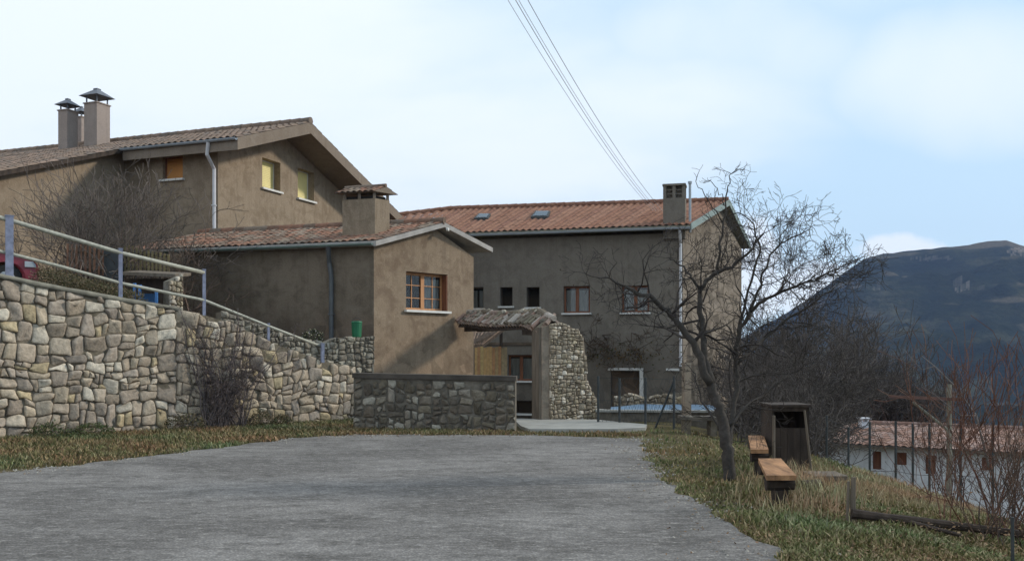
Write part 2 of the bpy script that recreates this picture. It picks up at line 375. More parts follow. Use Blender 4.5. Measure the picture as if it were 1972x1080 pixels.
# concrete apron in front of the gate
ap = [G(993, 811), G(1150, 813.5), G(1246, 823), G(1243, 829), G(1190, 832), G(1020, 832), G(1003, 826), G(994, 817)]
mb = MB(); mb.prism([v+V(0, 0, .07) for v in ap], V(0, 0, -.15)); structure(mb.build('pavement', M['concrete']))
# ------------------------------------------------------------------ mountain
def interp(tab, x):
    if x <= tab[0][0]: return tab[0][1]
    for (a, b), (c, d) in zip(tab, tab[1:]):
        if x <= c: return b+(d-b)*(x-a)/(c-a)
    return tab[-1][1]
RID = [(1200, 700), (1330, 675), (1430, 650), (1500, 612), (1560, 573), (1600, 544), (1640, 515), (1668, 497), (1700, 489), (1780, 480), (1850, 474), (1900, 465), (1938, 463), (1972, 474), (2080, 500), (2300, 470), (2700, 560)]
mb = MB(); cols = 420; rows = 110; D1 = 1500.0; D0 = 430.0
for j in range(rows):
    t = j/(rows-1)
    for i in range(cols):
        px = 1180+1500*i/(cols-1); d = D0+(D1-D0)*t
        zr = EYE+(HY-interp(RID, px))*D1/F
        base = -64
        prof = .30*t+.52*sst(.35, .85, t)+.18*sst(.84, 1, t)
        x = (px-CX)*d/F
        z = base+(zr-base)*prof
        z += (noise.fractal(V(x*.006, d*.006, 0), 1, 2, 5)*44+noise.fractal(V(x*.03, d*.03, 5), 1, 2, 4)*4)*math.sin(math.pi*min(1, t*1.02))**.7
        if t > .97: z = base+(zr-base)*prof+noise.noise(V(x*.05, 0, 0))*1.2
        mb.v.append((x, d, z))
for i in range(cols):   # back slope
    px = 1180+1500*i/(cols-1); mb.v.append(((px-CX)*2000/F, 2100, -70))
for j in range(rows):
    for i in range(cols-1):
        mb.f.append((j*cols+i, j*cols+i+1, (j+1)*cols+i+1, (j+1)*cols+i))
        a = mb.v[j*cols+i]; px = CX+a[0]*F/a[1]; py = HY-(a[2]-EYE)*F/a[1]
        cliff = 0.0
        for (cx, cy, rx, ry) in ((1625, 553, 32, 6), (1687, 557, 8, 4), (1850, 556, 16, 9), (1888, 558, 7, 4), (1965, 487, 26, 10), (1790, 500, 40, 4)):
            dd = ((px-cx)/rx)**2+((py-cy)/ry)**2
            if dd < 1.2 and rnd.random() < .8: cliff = max(cliff, (.6 if ry != 4 else .3)*rnd.uniform(.15, .7))
        mb.c.append((cliff, 0, 0))
structure(mb.build('mountain', M['mountain'], origin=(600, 1000, -60), smooth=True, col=True))
# ------------------------------------------------------------------ wall helper
class Wall:
    def __init__(s, A, B):
        s.A = Vector((A[0], A[1])); s.B = Vector((B[0], B[1])); s.d = (s.B-s.A); s.L = s.d.length; s.d.normalize(); s.n = Vector((s.d.y, -s.d.x))
    def pt(s, u, z, o=0): q = s.A+s.d*u+s.n*o; return V(q.x, q.y, z)
    def hit(s, px, py=None, o=0):
        k = (px-CX)/F; A = s.A+s.n*o           # (A+d u).x = k (A+d u).y
        u = (k*A.y-A.x)/(s.d.x-k*s.d.y); y = A.y+s.d.y*u
        return (u, EYE+(HY-py)*y/F) if py is not None else u
def wall_mesh(mb, W, z0, top, holes=(), rec=.25, u0=0, u1=None, thick=.3, back=True):
    """top: list of (u,z) ; holes: (ua,ub,za,zb)"""
    u1 = W.L if u1 is None else u1
    us = sorted({u0, u1} | {h[0] for h in holes} | {h[1] for h in holes} | {t[0] for t in top if u0 < t[0] < u1})
    zt = lambda u: interp(top, u)
    for a, b in zip(us, us[1:]):
        hs = sorted([h for h in holes if h[0] <= a+1e-6 and h[1] >= b-1e-6], key=lambda h: h[2])
        z = z0
        for h in hs:
            mb.poly([W.pt(a, z), W.pt(b, z), W.pt(b, h[2]), W.pt(a, h[2])]); z = h[3]
        mb.poly([W.pt(a, z), W.pt(b, z), W.pt(b, zt(b)), W.pt(a, zt(a))])
    for (a, b, c, d) in holes:
        for e, f in (((a, c), (a, d)), ((b, d), (b, c)), ((a, d), (b, d)), ((b, c), (a, c))):
            mb.poly([W.pt(e[0], e[1]), W.pt(f[0], f[1]), W.pt(f[0], f[1], -rec-.15), W.pt(e[0], e[1], -rec-.15)])
def window(par, W, h, rec=.2, frame='wood_red', fw=.06, style='glass', bars=(0, 0), sill=True, label=None, curtain=True, sillw=.09, mid=True):
    a, b, c, d = h
    f = MB(); o = -rec
    def bar(ua, ub, za, zb, dep=.05, oo=0): f.box(W.pt(ua, za, o-dep+oo), W.pt(ub, za, o-dep+oo)-W.pt(ua, za, o-dep+oo), W.pt(ua, za, o+oo)-W.pt(ua, za, o-dep+oo), V(0, 0, zb-za))
    e = .004
    bar(a+e, a+fw, c+e, d-e); bar(b-fw, b-e, c+e, d-e); bar(a+fw, b-fw, c+e, c+fw); bar(a+fw, b-fw, d-fw, d-e)
    m = (a+b)/2
    if mid and style == 'glass': bar(m-fw*.8, m+fw*.8, c+fw, d-fw, .05, .01)
    if bars[0]:
        for k in range(1, bars[0]):
            for (x0, x1) in (((a+fw, m-fw), (m+fw, b-fw)) if mid else ((a+fw, b-fw),)):
                x = x0+(x1-x0)*k/bars[0]; bar(x-.012, x+.012, c+fw, d-fw, .02, -.01)
    for k in range(1, bars[1]):
        z = c+(d-c)*k/bars[1]; bar(a+fw, m-fw*.8 if mid else b-fw, z-.012, z+.012, .022, -.009)
        if mid: bar(m+fw*.8, b-fw, z-.012, z+.012, .022, -.009)
    w_ = f.build('window', M[frame], par)
    if label: w_['label'] = label
    if style == 'glass':
        g_ = MB(); g_.poly([W.pt(a+fw, c+fw, o-.03), W.pt(b-fw, c+fw, o-.03), W.pt(b-fw, d-fw, o-.03), W.pt(a+fw, d-fw, o-.03)]); g_.build('pane', M['glass'], w_)
        if curtain:
            k_ = MB(); n = 14
            for (x0, x1) in (((a+fw, m-.04), (m+.04, b-fw)) if bars[0] == 0 else ((m+.04, b-fw),)):
                for i in range(n):
                    ua = x0+(x1-x0)*i/n; ub = x0+(x1-x0)*(i+1)/n
                    oa = o-.09-.02*(i % 2); ob_ = o-.09-.02*((i+1) % 2)
                    k_.poly([W.pt(ua, c+fw, oa), W.pt(ub, c+fw, ob_), W.pt(ub, d-fw-.06, ob_), W.pt(ua, d-fw-.06, oa)])
            k_.build('curtain', M['curtain'], w_)
        k_ = MB(); k_.box(W.pt(a-.1, c-.1, o-.6), W.pt(b+.1, c-.1, o-.6)-W.pt(a-.1, c-.1, o-.6), W.pt(a, c, o-.13)-W.pt(a, c, o-.6), V(0, 0, d-c+.2))
        k_.f = [ff for i_, ff in enumerate(k_.f)]; 
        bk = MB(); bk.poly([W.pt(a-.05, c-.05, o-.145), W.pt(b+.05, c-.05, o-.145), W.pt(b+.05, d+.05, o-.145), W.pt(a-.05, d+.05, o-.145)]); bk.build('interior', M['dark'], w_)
    else:
        g_ = MB(); n = max(4, int((d-c)/.06))
        for i in range(n):
            za = c+fw+(d-c-2*fw)*i/n; zb = c+fw+(d-c-2*fw)*(i+1)/n
            g_.poly([W.pt(a+fw, za, o-.02), W.pt(b-fw, za, o-.02), W.pt(b-fw, zb, o-.032), W.pt(a+fw, zb, o-.032)])
            g_.poly([W.pt(a+fw, zb, o-.032), W.pt(b-fw, zb, o-.032), W.pt(b-fw, zb, o-.02), W.pt(a+fw, zb, o-.02)])
        g_.build('shutter', M[style], w_)
    if sill:
        s_ = MB(); q = W.pt(a-.06, c-.055, -rec+.003); s_.box(q, W.pt(b+.06, c-.055, -rec+.003)-q, W.pt(a-.06, c-.055, sillw)-q, V(0, 0, .06)); s_.build('sill', M['white_paint'], w_)
    return w_
# ------------------------------------------------------------------ tiled roofs
TILES = {'red': [(.24, .125, .082), (.225, .113, .075), (.255, .137, .092), (.215, .11, .076)], 'old': [(.21, .15, .11), (.18, .13, .1), (.24, .17, .13), (.165, .13, .105)], 'brown': [(.20, .12, .085), (.26, .14, .095), (.165, .115, .085), (.22, .17, .13)]}
def tiles(mb, EL, ER, RR, RL, pal, pitch=.23, row=.36, amp=.05, lift=.015):
    EL, ER, RR, RL = map(Vector, (EL, ER, RR, RL))
    wdt = ((ER-EL).length+(RR-RL).length)/2; hgt = ((RL-EL).length+(RR-ER).length)/2
    nc = max(2, round(wdt/pitch)); nr = max(1, round(hgt/row)); K = 6
    nn = (ER-EL).cross(RL-EL).normalized()
    if nn.z < 0: nn = -nn
    def pt(u, v): return EL.lerp(ER, u).lerp(RL.lerp(RR, u), v)
    W_ = nc*K+1
    prof = [amp*(.5-.5*math.cos(2*math.pi*(i/K)))**.8 for i in range(K+1)]
    P_ = TILES[pal]
    for r in range(nr):
        b = len(mb.v)
        jit = [rnd.uniform(-.006, .006) for _ in range(nc+1)]
        for (v, l) in ((r/nr, lift), ((r+1)/nr, 0), (r/nr, 0)):
            for i in range(W_):
                mb.v.append(tuple(pt(i/(W_-1), v)+nn*(prof[i % K]+l+jit[i//K]+.004)))
        tc_ = []
        for k in range(nc):
            c = P_[(k*7+k//3) % len(P_)] if pal == 'red' else rnd.choice(P_); f = rnd.uniform(.94, 1.06) if pal == 'red' else rnd.uniform(.88, 1.12); tc_.append((c[0]*f, c[1]*f, c[2]*f))
        for i in range(W_-1):
            c = tc_[i//K]
            mb.f.append((b+i, b+i+1, b+W_+i+1, b+W_+i)); mb.c.append(c)
            mb.f.append((b+2*W_+i, b+2*W_+i+1, b+i+1, b+i)); mb.c.append(c)
def slab(mb, EL, ER, RR, RL, th, gap=.003):
    mb.prism([Vector(v)-V(0, 0, gap) for v in (EL, ER, RR, RL)], V(0, 0, -th))
def ridge_tiles(mb, A, B, pal, r=.11):
    A = Vector(A); B = Vector(B); n = max(2, int((B-A).length/.38)); d = (B-A)/n
    for i in range(n):
        c = rnd.choice(TILES[pal]); mb.tube([A+d*i, A+d*(i+1.08)], [r*1.08, r*.92], 10, True, c)
# ------------------------------------------------------------------ left house
C = XY(420, 28.0); u = Vector((.359, .933)).normalized(); n = Vector((u.y, -u.x))
def LP(s, o, z): q = C+u*s+n*o; return V(q.x, q.y, z)
SR = 3.3; ZR = 9.17; SL = .343
def zroof(s): return ZR-SL*abs(s-SR)
SL_TOP = lambda s: zroof(s)-.36
house = thing('house', 'large brown rendered house on the left with yellow window blinds in its gable', 'house', LP(0, 0, 2.4))
Wg = Wall(LP(0, 0, 0).xy, LP(10, 0, 0).xy)
def rect(W, x0, x1, y0, y1):   # pixel rect on a wall (heights read at the left edge)
    a, za = W.hit(x0, y1); b, _ = W.hit(x1, y1); _, zb = W.hit(x0, y0); return (a, b, za, zb)
h1 = rect(Wg, 505, 540, 303, 361); h2 = rect(Wg, 573.5, 605, 323, 381)
mb = MB(); wall_mesh(mb, Wg, 2.0, [(0, SL_TOP(0)), (SR, SL_TOP(SR)), (10, SL_TOP(10))], [h1, h2], .25)
Wd = Wall(LP(0, -3.57, 0).xy, LP(0, 0, 0).xy)
h3 = rect(Wd, 313, 352, 303, 347)
wall_mesh(mb, Wd, 2.0, [(0, SL_TOP(0)), (Wd.L, SL_TOP(0))], [h3], .2)
Ww = Wall(LP(-12, -3.57, 0).xy, LP(0, -3.57, 0).xy)
wall_mesh(mb, Ww, 2.0, [(0, SL_TOP(-12)+.22), (12, SL_TOP(0)+.22)])
wl = mb.build('wall', M['stucco_warm'], house)
window(house, Wg, h1, .25, 'white_paint', .03, 'cream', sill=True)
window(house, Wg, h2, .25, 'white_paint', .03, 'cream', sill=True)
window(house, Wd, h3, .12, 'wood_red', .05, 'shutter_orange', sill=True, label='window with lowered orange blind in the shaded side')
rf = MB(); fs = MB()
OV = 1.09; fw_ = MB()
for (s0, o0, o1) in ((-.5, OV, -3.17), (-12.5, -3.17, -20)):
    A_ = LP(s0, o1, zroof(s0)); B_ = LP(s0, o0, zroof(s0)); C_ = LP(SR, o0, ZR); D_ = LP(SR, o1, ZR)
    tiles(rf, A_, B_, C_, D_, 'old', .24); slab(fs if s0 > -1 else fw_, A_, B_, C_, D_, .36 if s0 > -1 else .12)
A_ = LP(SR+6.7, OV, zroof(SR+6.7)); B_ = LP(SR+6.7, -20, zroof(SR+6.7)); C_ = LP(SR, -20, ZR); D_ = LP(SR, OV, ZR)
tiles(rf, A_, B_, C_, D_, 'old', .3); slab(fs, A_, B_, C_, D_, .36)
ridge_tiles(rf, LP(SR, OV, ZR+.05), LP(SR, -20, ZR+.05), 'old', .12)
roof_left = rf.build('roof', M['tile'], house, col=True)
fs.build('fascia', M['fascia'], house); fw_.build('verge_board', M['wood_dark'], house)  # wing slab's dark wood colour stands in for shade under the eave
def gutter(par, a, b, mat, r=.065, name='gutter'):
    g_ = MB(); a = Vector(a); b = Vector(b); d = (b-a); t = d.normalized(); sd_ = V(-t.y, t.x, 0).normalized(); K = 8; vs = []
    for q in (a, b):
        for k in range(K+1):
            th = math.pi+math.pi*k/K; vs.append(q+sd_*math.cos(th)*r+V(0, 0, math.sin(th)*r))
        for k in range(K, -1, -1):
            th = math.pi+math.pi*k/K; vs.append(q+sd_*math.cos(th)*(r-.008)+V(0, 0, math.sin(th)*(r-.008)))
    m_ = 2*(K+1); g_.add(vs, [(i, i+m_, (i+1) % m_+m_, (i+1) % m_) for i in range(m_)]+[tuple(range(m_)), tuple(range(2*m_-1, m_-1, -1))])
    return g_.build(name, M[mat], par, smooth=False)
gutter(house, LP(-.57, -3.2, zroof(-.5)-.02), LP(-.57, OV, zroof(-.5)-.02), 'gutter', .07)
def pipe(par, pts, r, mat, name='downpipe'):
    m_ = MB(); m_.tube(pts, r, 10)
    for p_ in pts[1:-1]: pass
    z0 = pts[-1].z; z1 = pts[-2].z
    k = z0+.3
    while k < z1-.2: m_.cbox((pts[-1].x, pts[-1].y, k), r*2.4, r*2.4, .03); k += 1.1
    return m_.build(name, M[mat], par, smooth=False)
pipe(house, [LP(-.57, .1, zroof(-.5)-.08), LP(-.5, 0, 7.45), LP(-.08, -.08, 7.1), LP(-.08, -.08, 2.4)], .055, 'pvc')
def stack(px0, px1, pyt, o_, s_, w_, d_, cap, name='chimney'):
    """rendered stack on the left house roof"""
    c = LP(s_, o_, 0); base = zroof(s_)-.3; dist = c.y; top = EYE+(HY-pyt)*dist/F
    m_ = MB(); q = LP(s_-d_/2, o_-w_/2, base); m_.box(q, LP(s_-d_/2, o_+w_/2, base)-q, LP(s_+d_/2, o_-w_/2, base)-q, V(0, 0, top-base))
    q = LP(s_-d_/2-.03, o_-w_/2-.03, top); m_.box(q, LP(s_-d_/2-.03, o_+w_/2+.03, top)-q, LP(s_+d_/2+.03, o_-w_/2-.03, top)-q, V(0, 0, .04))
    ch = m_.build(name, M['stucco_stack'], roof_left)
    k = MB(); hh = .27*cap
    for a in (-1, 1):
        for b in (-1, 1): c0 = LP(s_+a*(d_/2-.06), o_+b*(w_/2-.06), top+.04); k.tube([c0, c0+V(0, 0, hh)], .028, 6)
    c0 = LP(s_, o_-.0, top+.04); k.tube([c0, c0+V(0, 0, hh)], .03, 6)
    zc_ = top+.04+hh; ov = .15*cap
    cr = [LP(s_+a*(d_/2+ov), o_+b*(w_/2+ov), zc_) for a, b in ((-1, -1), (-1, 1), (1, 1), (1, -1))]
    up = [LP(s_+a*(d_/2)*.3, o_+b*(w_/2)*.3, zc_+.3*cap) for a, b in ((-1, -1), (-1, 1), (1, 1), (1, -1))]
    up2 = [v+V(0, 0, .05) for v in up]
    k.add(cr+up+up2, [(3, 2, 1, 0), (0, 1, 5, 4), (1, 2, 6, 5), (2, 3, 7, 6), (3, 0, 4, 7), (4, 5, 9, 8), (5, 6, 10, 9), (6, 7, 11, 10), (7, 4, 8, 11), (8, 9, 10, 11)])
    # chimneys are sub-parts of the roof, so the cowl joins the same piece
    return k
M['stucco_stack'] = stucco('stack_render', (.28, .23, .2), (.2, .165, .145), (.33, .28, .25), .3)
def on_ridge(px, s_):      # o so that the point shows at px
    k = (px-CX)/F; q = C+u*s_; return (k*q.y-q.x)/(n.x-k*n.y)
cow = []
for (px, yt, s_, w_, d_, cap) in ((187, 203, 2.4, .58, .6, .85), (131, 216, 2.0, .42, .46, .65), (157, 228, 3.6, .3, .3, .6)):
    o_ = on_ridge(px, s_); cow.append(stack(0, 0, yt, o_, s_, w_, d_, cap))
for k in cow:
    k.build('chimney_cap', M['zinc'], roof_left)
# ------------------------------------------------------------------ small house with the wooden window
sh = thing('cottage', 'small brown rendered house with one wooden window and a tiled chimney, behind the low wall', 'house', P(800, HY, 25)-V(0, 0, EYE))
A0 = XY(720, 24.0); B0 = XY(912, 26.7); Ws = Wall(A0, B0); L0 = XY(352, 24.0*(720+4565)/(352+4565)); Wl = Wall(L0, A0)
zE = 4.36; zP = 5.0
u_pk = Ws.hit(838)
hw = rect(Ws, 782, 862, 522, 596.5)
mb = MB(); wall_mesh(mb, Ws, -.6, [(0, zE), (u_pk, zP), (Ws.L, zE-.02)], [hw], .22); mb.build('wall', M['stucco_small'], sh)
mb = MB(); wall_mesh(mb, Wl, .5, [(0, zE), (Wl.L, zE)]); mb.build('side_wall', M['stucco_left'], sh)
# far wall so the roof has something under it seen from the right
Wr = Wall(B0, B0-Wl.d*6); mb = MB(); wall_mesh(mb, Wr, -1.2, [(0, zE), (6, zE)]); mb.build('rear_wall', M['stucco_warm'], sh)
ww = window(sh, Ws, hw, .2, 'wood_orange', .075, 'glass', bars=(2, 3), sill=True, curtain=True, sillw=.1)
mb = MB(); q = Ws.pt(hw[1]-.035, hw[2]+.02, -.195); mb.box(q, Ws.pt(hw[1]-.004, hw[2]+.02, -.195)-q, Ws.pt(hw[1]-.035, hw[2]+.02, -.005)-q, V(0, 0, hw[3]-hw[2]-.04)); mb.build('shutter', M['wood_red'], ww)
# roof
rd = -Wl.d                                    # direction of the ridge going back-left
def SP(uu, t, z, W=Ws): q = W.A+W.d*uu+rd*t; return V(q.x, q.y, z)
ovv = -.28; TL = 7.6; zr2 = lambda uu: zP+.17-(zP-zE)/u_pk*abs(uu-u_pk)
slr = (zP-zE)/u_pk
eL = -.25; eR = Ws.L+.42
rf = MB(); fs = MB()
A_ = SP(eL, TL, zr2(eL)); B_ = SP(eL, ovv, zr2(eL)); C_ = SP(u_pk, ovv, zr2(u_pk)); D_ = SP(u_pk, TL, zr2(u_pk))
tiles(rf, A_, B_, C_, D_, 'brown', .2, .33, .04); slab(fs, A_, B_, C_, D_, .13)
gutter(sh, SP(eL-.07, TL, zr2(eL)-.06), SP(eL-.07, ovv+.05, zr2(eL)-.06), 'gutter_green', .06)
zeR = zr2(eR)+.04
A_ = SP(eR, ovv, zeR); B_ = SP(eR, 6, zeR); C_ = SP(u_pk, 6, zr2(u_pk)); D_ = SP(u_pk, ovv, zr2(u_pk))
tiles(rf, A_, B_, C_, D_, 'brown', .2, .33, .04); slab(fs, A_, B_, C_, D_, .13)
ridge_tiles(rf, SP(u_pk, ovv, zr2(u_pk)+.04), SP(u_pk, TL, zr2(u_pk)+.04), 'brown', .1)
roof_small = rf.build('roof', M['tile'], sh, col=True); fs.build('fascia', M['verge_pale'] if 'verge_pale' in M else M['coping'], sh)
# little round lamp-like bracket under the peak
mb = MB(); mb.tube([SP(u_pk+.05, -.3, zP-.02), SP(u_pk+.05, -.36, zP-.02)], .05, 10); mb.build('end_cap', M['white_paint'], sh)
# chimney of the small house
def near_uv(px, uu):       # t so that the roof point shows at px
    k = (px-CX)/F; q = Ws.A+Ws.d*uu; return (k*q.y-q.x)/(rd.x-k*rd.y)
uc = .78; tA = near_uv(722, uc-.27); cw = .95; cd = .5
def CP(a, b, z): return SP(uc-.27+b*cd, tA+a*cw, z)     # a: along ridge 0..1 back-left, b: across
zt = EYE+(HY-383)*24.6/F
mb = MB(); q = CP(0, 0, 4.3); mb.box(q, CP(1, 0, 4.3)-q, CP(0, 1, 4.3)-q, V(0, 0, zt-4.3)); ch = mb.build('chimney', M['stucco_small2'] if 'stucco_small2' in M else M['stucco_warm'], roof_small)
k = MB()
for a, b in ((.04, .05), (.5, .05), (.96, .05), (.04, .95), (.5, .95), (.96, .95)):
    k = MB(); c0 = CP(a, b, zt); k.cbox((c0.x, c0.y, zt), .07, .07, .16, .3); k.build('chimney_post', M['fascia'], roof_small)
k = MB(); q = CP(.08, .1, zt-.02); k.box(q, CP(.92, .1, zt-.02)-q, CP(.08, .9, zt-.02)-q, V(0, 0, .1)); k.build('flue', M['dark'], roof_small)
k = MB(); f2 = MB(); z1 = zt+.16
a0, a1, b0, b1 = -.12, 1.12, -.3, 1.3
E1, E2, E3, E4 = CP(a1, b0, z1), CP(a0, b0, z1), CP(a0, b1, z1), CP(a1, b1, z1); r1 = CP(a0, .5, z1+.17); r2 = CP(a1, .5, z1+.17)
tiles(k, E1, E2, r1, r2, 'brown', .16, .2, .035); tiles(k, E3, E4, r2, r1, 'brown', .16, .2, .035); ridge_tiles(k, r1+V(0, 0, .03), r2+V(0, 0, .03), 'brown', .05)
k.build('chimney_cap', M['tile'], roof_small, col=True)
f2.prism([E2, E3, r1], (r2-r1)); f2.build('cap_slab', M['fascia'], roof_small)
# downpipe on the shaded side
a = Wl.hit(641); pz = [SP(eL-.07, near_uv(632, eL-.07), zr2(eL)-.1), Wl.pt(a-.05, 3.95, .1), Wl.pt(a, 3.6, .09), Wl.pt(a, 1.2, .09)]
pipe(sh, pz, .06, 'dark_pipe')
# ------------------------------------------------------------------ main building on the right
V1 = -5750.0
dm = lambda px: 32*(1315-V1)/(px-V1)
Wm = Wall(XY(760, dm(760)), XY(1315, 32.0)); Wmg = Wall(XY(1315, 32.0), XY(1428, 36.4))
mbd = thing('farmhouse', 'long grey rendered house with red tiled roof, skylights and a square chimney', 'house', V(3, 33, -1))
z_e = 5.72
HM = {k: rect(Wm, *v) for k, v in dict(a=(905, 931, 553, 594), b=(963, 987, 553, 590), c=(1014, 1039, 553, 592), d=(1085, 1136, 551, 603), e=(1197, 1250, 550, 602), f=(978, 1027, 683, 733), g=(992, 1026, 771, 796), i=(1176, 1232, 713, 800)).items()}
mb = MB(); wall_mesh(mb, Wm, -2.0, [(0, z_e), (Wm.L, z_e)], list(HM.values()), .2); mb.build('wall', M['stucco_grey'], mbd)
for k_, fr, cu_, md, sl_ in (('a', 'wood_grey', True, False, True), ('b', 'wood_dark', False, False, True), ('c', 'wood_dark', False, False, True), ('d', 'wood_red', True, True, True), ('e', 'wood_red', True, True, True), ('f', 'wood_red', True, True, True), ('g', 'wood_dark', False, False, True)):
    window(mbd, Wm, HM[k_], .14, fr, .07 if md else .05, 'glass', (0, 0), sl_, None, cu_, .1, md)
# ledge under the ground floor, door opening with white surround
mb = MB(); za = EYE+(HY-664)*33/F; q = Wm.pt(0, za, 0); mb.box(q, Wm.pt(Wm.hit(1040), za, 0)-q, Wm.pt(0, za, .05)-q, V(0, 0, .1)); mb.build('ledge', M['stucco_left'], mbd)
hi = HM['i']; mb = MB()
for (a, b, c, d) in ((hi[0]-.1, hi[1]+.02, hi[3]+.003, hi[3]+.09), (hi[1]+.0, hi[1]+.13, hi[2]+.0, hi[3]+.09), (Wm.hit(1283), Wm.hit(1309), hi[3]+.0, hi[3]+.08)):
    q = Wm.pt(a, c, .003); mb.box(q, Wm.pt(b, c, .003)-q, Wm.pt(a, c, .06)-q, V(0, 0, d-c))
    if b == hi[1]+.02: hi_ = 1
df = mb.build('door_frame', M['white_paint'], mbd)
mb = MB(); q = Wm.pt(hi[0], hi[2], -.3); mb.box(q, Wm.pt(hi[1], hi[2], -.3)-q, Wm.pt(hi[0], hi[2], -.26)-q, V(0, 0, hi[3]-hi[2])); mb.build('door', M['stucco_left'], mbd)
# gable
uR = Wmg.hit(1390); zR_ = EYE+(HY-390)*34.6/F
mb = MB(); wall_mesh(mb, Wmg, -3.5, [(0, z_e), (uR, zR_-.25), (Wmg.L, z_e-.1)]); mb.build('gable_wall', M['stucco_gable'] if 'stucco_gable' in M else M['stucco_tan'], mbd)
Wbk = Wall(Wmg.B, Wmg.B-Wm.d*10); mb = MB(); wall_mesh(mb, Wbk, -3.5, [(0, z_e-.1), (10, z_e)]); mb.build('rear_wall', M['stucco_tan'], mbd)
nf = Wm.n; dr = Wm.d
def off(v, a, b=0): return V(v.x+nf.x*a+dr.x*b, v.y+nf.y*a+dr.y*b, v.z)
ridR = P(1390, 388, 34.7); ridR = off(ridR, 0, .25); ridL = P(870, 404, 37.4); hipL = P(745, 419, 37.0)
eaR = off(Wm.pt(Wm.L, z_e+.2), .4, .28); e_mid = off(Wm.pt(Wm.hit(800), z_e+.2), .4); eaL = off(Wm.pt(0, z_e+.2), .4)
rf = MB(); fs = MB()
tiles(rf, e_mid, eaR, ridR, ridL, 'red', .235, .4, .055, .004); tiles(rf, eaL, e_mid, ridL, hipL, 'red', .235, .4, .055, .004)
slab(fs, e_mid, eaR, ridR, ridL, .14)
bkR = off(Wmg.pt(Wmg.L, z_e+.12), -.35, .3); bkL = bkR-V(dr.x, dr.y, 0)*13
tiles(rf, bkR, bkL, ridL, ridR, 'red', .3, .4, .05); slab(fs, bkR, bkL, ridL, ridR, .14)
ridge_tiles(rf, ridR+V(0, 0, .05), ridL+V(0, 0, .05), 'red', .11); ridge_tiles(rf, ridL+V(0, 0, .05), hipL+V(0, 0, .05), 'red', .11)
roof_main = rf.build('roof', M['tile'], mbd, col=True); fs.build('fascia', M['white_dull'] if 'white_dull' in M else M['coping'], mbd)
gutter(mbd, off(eaL, .06, 0)-V(0, 0, .07), off(eaR, .06, 0)-V(0, 0, .07), 'gutter', .075)
# verge board on the right slope
mb = MB()
for a_, b_ in ((ridR, bkR), (eaR, ridR)):
    mb.prism([off(a_, 0, .01)-V(0, 0, .16), off(b_, 0, .01)-V(0, 0, .16), off(b_, 0, .01)+V(0, 0, .06), off(a_, 0, .01)+V(0, 0, .06)], V(dr.x*.03, dr.y*.03, 0))
mb.build('verge_board', M['gutter_green'], mbd)
a = Wm.L-.07
pipe(mbd, [off(Wm.pt(a, z_e+.05), .42), Wm.pt(a, 5.35, .1), Wm.pt(a, 1.15, .09)], .05, 'pvc')
# skylights
def roofpt(px, py, lift=0):
    # intersect the ray with the front roof plane
    nn = (eaR-e_mid).cross(ridL-e_mid).normalized(); nn = nn if nn.z > 0 else -nn
    o_ = V(0, 0, EYE); d_ = V((px-CX)/F, 1, (HY-py)/F); t_ = (e_mid+nn*lift-o_).dot(nn)/d_.dot(nn); return o_+d_*t_
for (x0, x1, y0, y1) in ((913, 940, 411, 420), (1022, 1055, 406, 417)):
    q = [roofpt(x0, y1, .09), roofpt(x1, y1, .09), roofpt(x1+5, y0, .09), roofpt(x0+9, y0, .09)]
    mb = MB(); mb.prism(q, V(0, 0, -.12)); fr = mb.build('skylight', M['iron'], roof_main)
    c_ = sum(q, Vector())/4; q2 = [c_+(v-c_)*.8+V(0, 0, .012) for v in q]; mb = MB(); mb.prism(q2, V(0, 0, .006)); mb.build('skylight_glass', M['sky_glass'] if 'sky_glass' in M else M['glass'], roof_main)
# chimney with a two-hole vented head
cb_ = roofpt(1298, 431); cwid = .74; cdep = .55; ztop = EYE+(HY-352)*cb_.y/F
def CQ(a, b, z): q = Vector((cb_.x, cb_.y))+dr*(a*cwid)-nf*(b*cdep); return V(q.x, q.y, z)
mb = MB(); z0 = cb_.z-.5; zb = ztop-.52
q = CQ(-.5, 0, z0); mb.box(q, CQ(.5, 0, z0)-q, CQ(-.5, 1, z0)-q, V(0, 0, zb-z0))
for a in (-.5, -.07, .36):
    for b in (0, .76): q = CQ(a, b, zb); mb.box(q, CQ(a+.14, b, zb)-q, CQ(a, b+.24, zb)-q, V(0, 0, .42))
for zz in (.13, .27): q = CQ(-.47, .08, zb+zz); mb.box(q, CQ(.47, .08, zb+zz)-q, CQ(-.47, .16, zb+zz)-q, V(0, 0, .03))
q = CQ(-.53, -.05, zb+.42); mb.box(q, CQ(.53, -.05, zb+.42)-q, CQ(-.53, 1.05, zb+.42)-q, V(0, 0, .07))
q = CQ(-.45, .3, z0); mb.box(q, CQ(.45, .3, z0)-q, CQ(-.45, .7, z0)-q, V(0, 0, zb+.42-z0))
mb.build('chimney', M['coping_dark'] if 'coping_dark' in M else M['stucco_grey'], roof_main)
mb = MB(); c0 = CQ(.72, .1, cb_.z-.3); mb.tube([c0, V(c0.x, c0.y, ztop-.05)], .045, 8); mb.tube([V(c0.x, c0.y, ztop-.05), V(c0.x, c0.y, ztop+.03)], .07, 8); mb.build('flue_pipe', M['gutter'], roof_main)
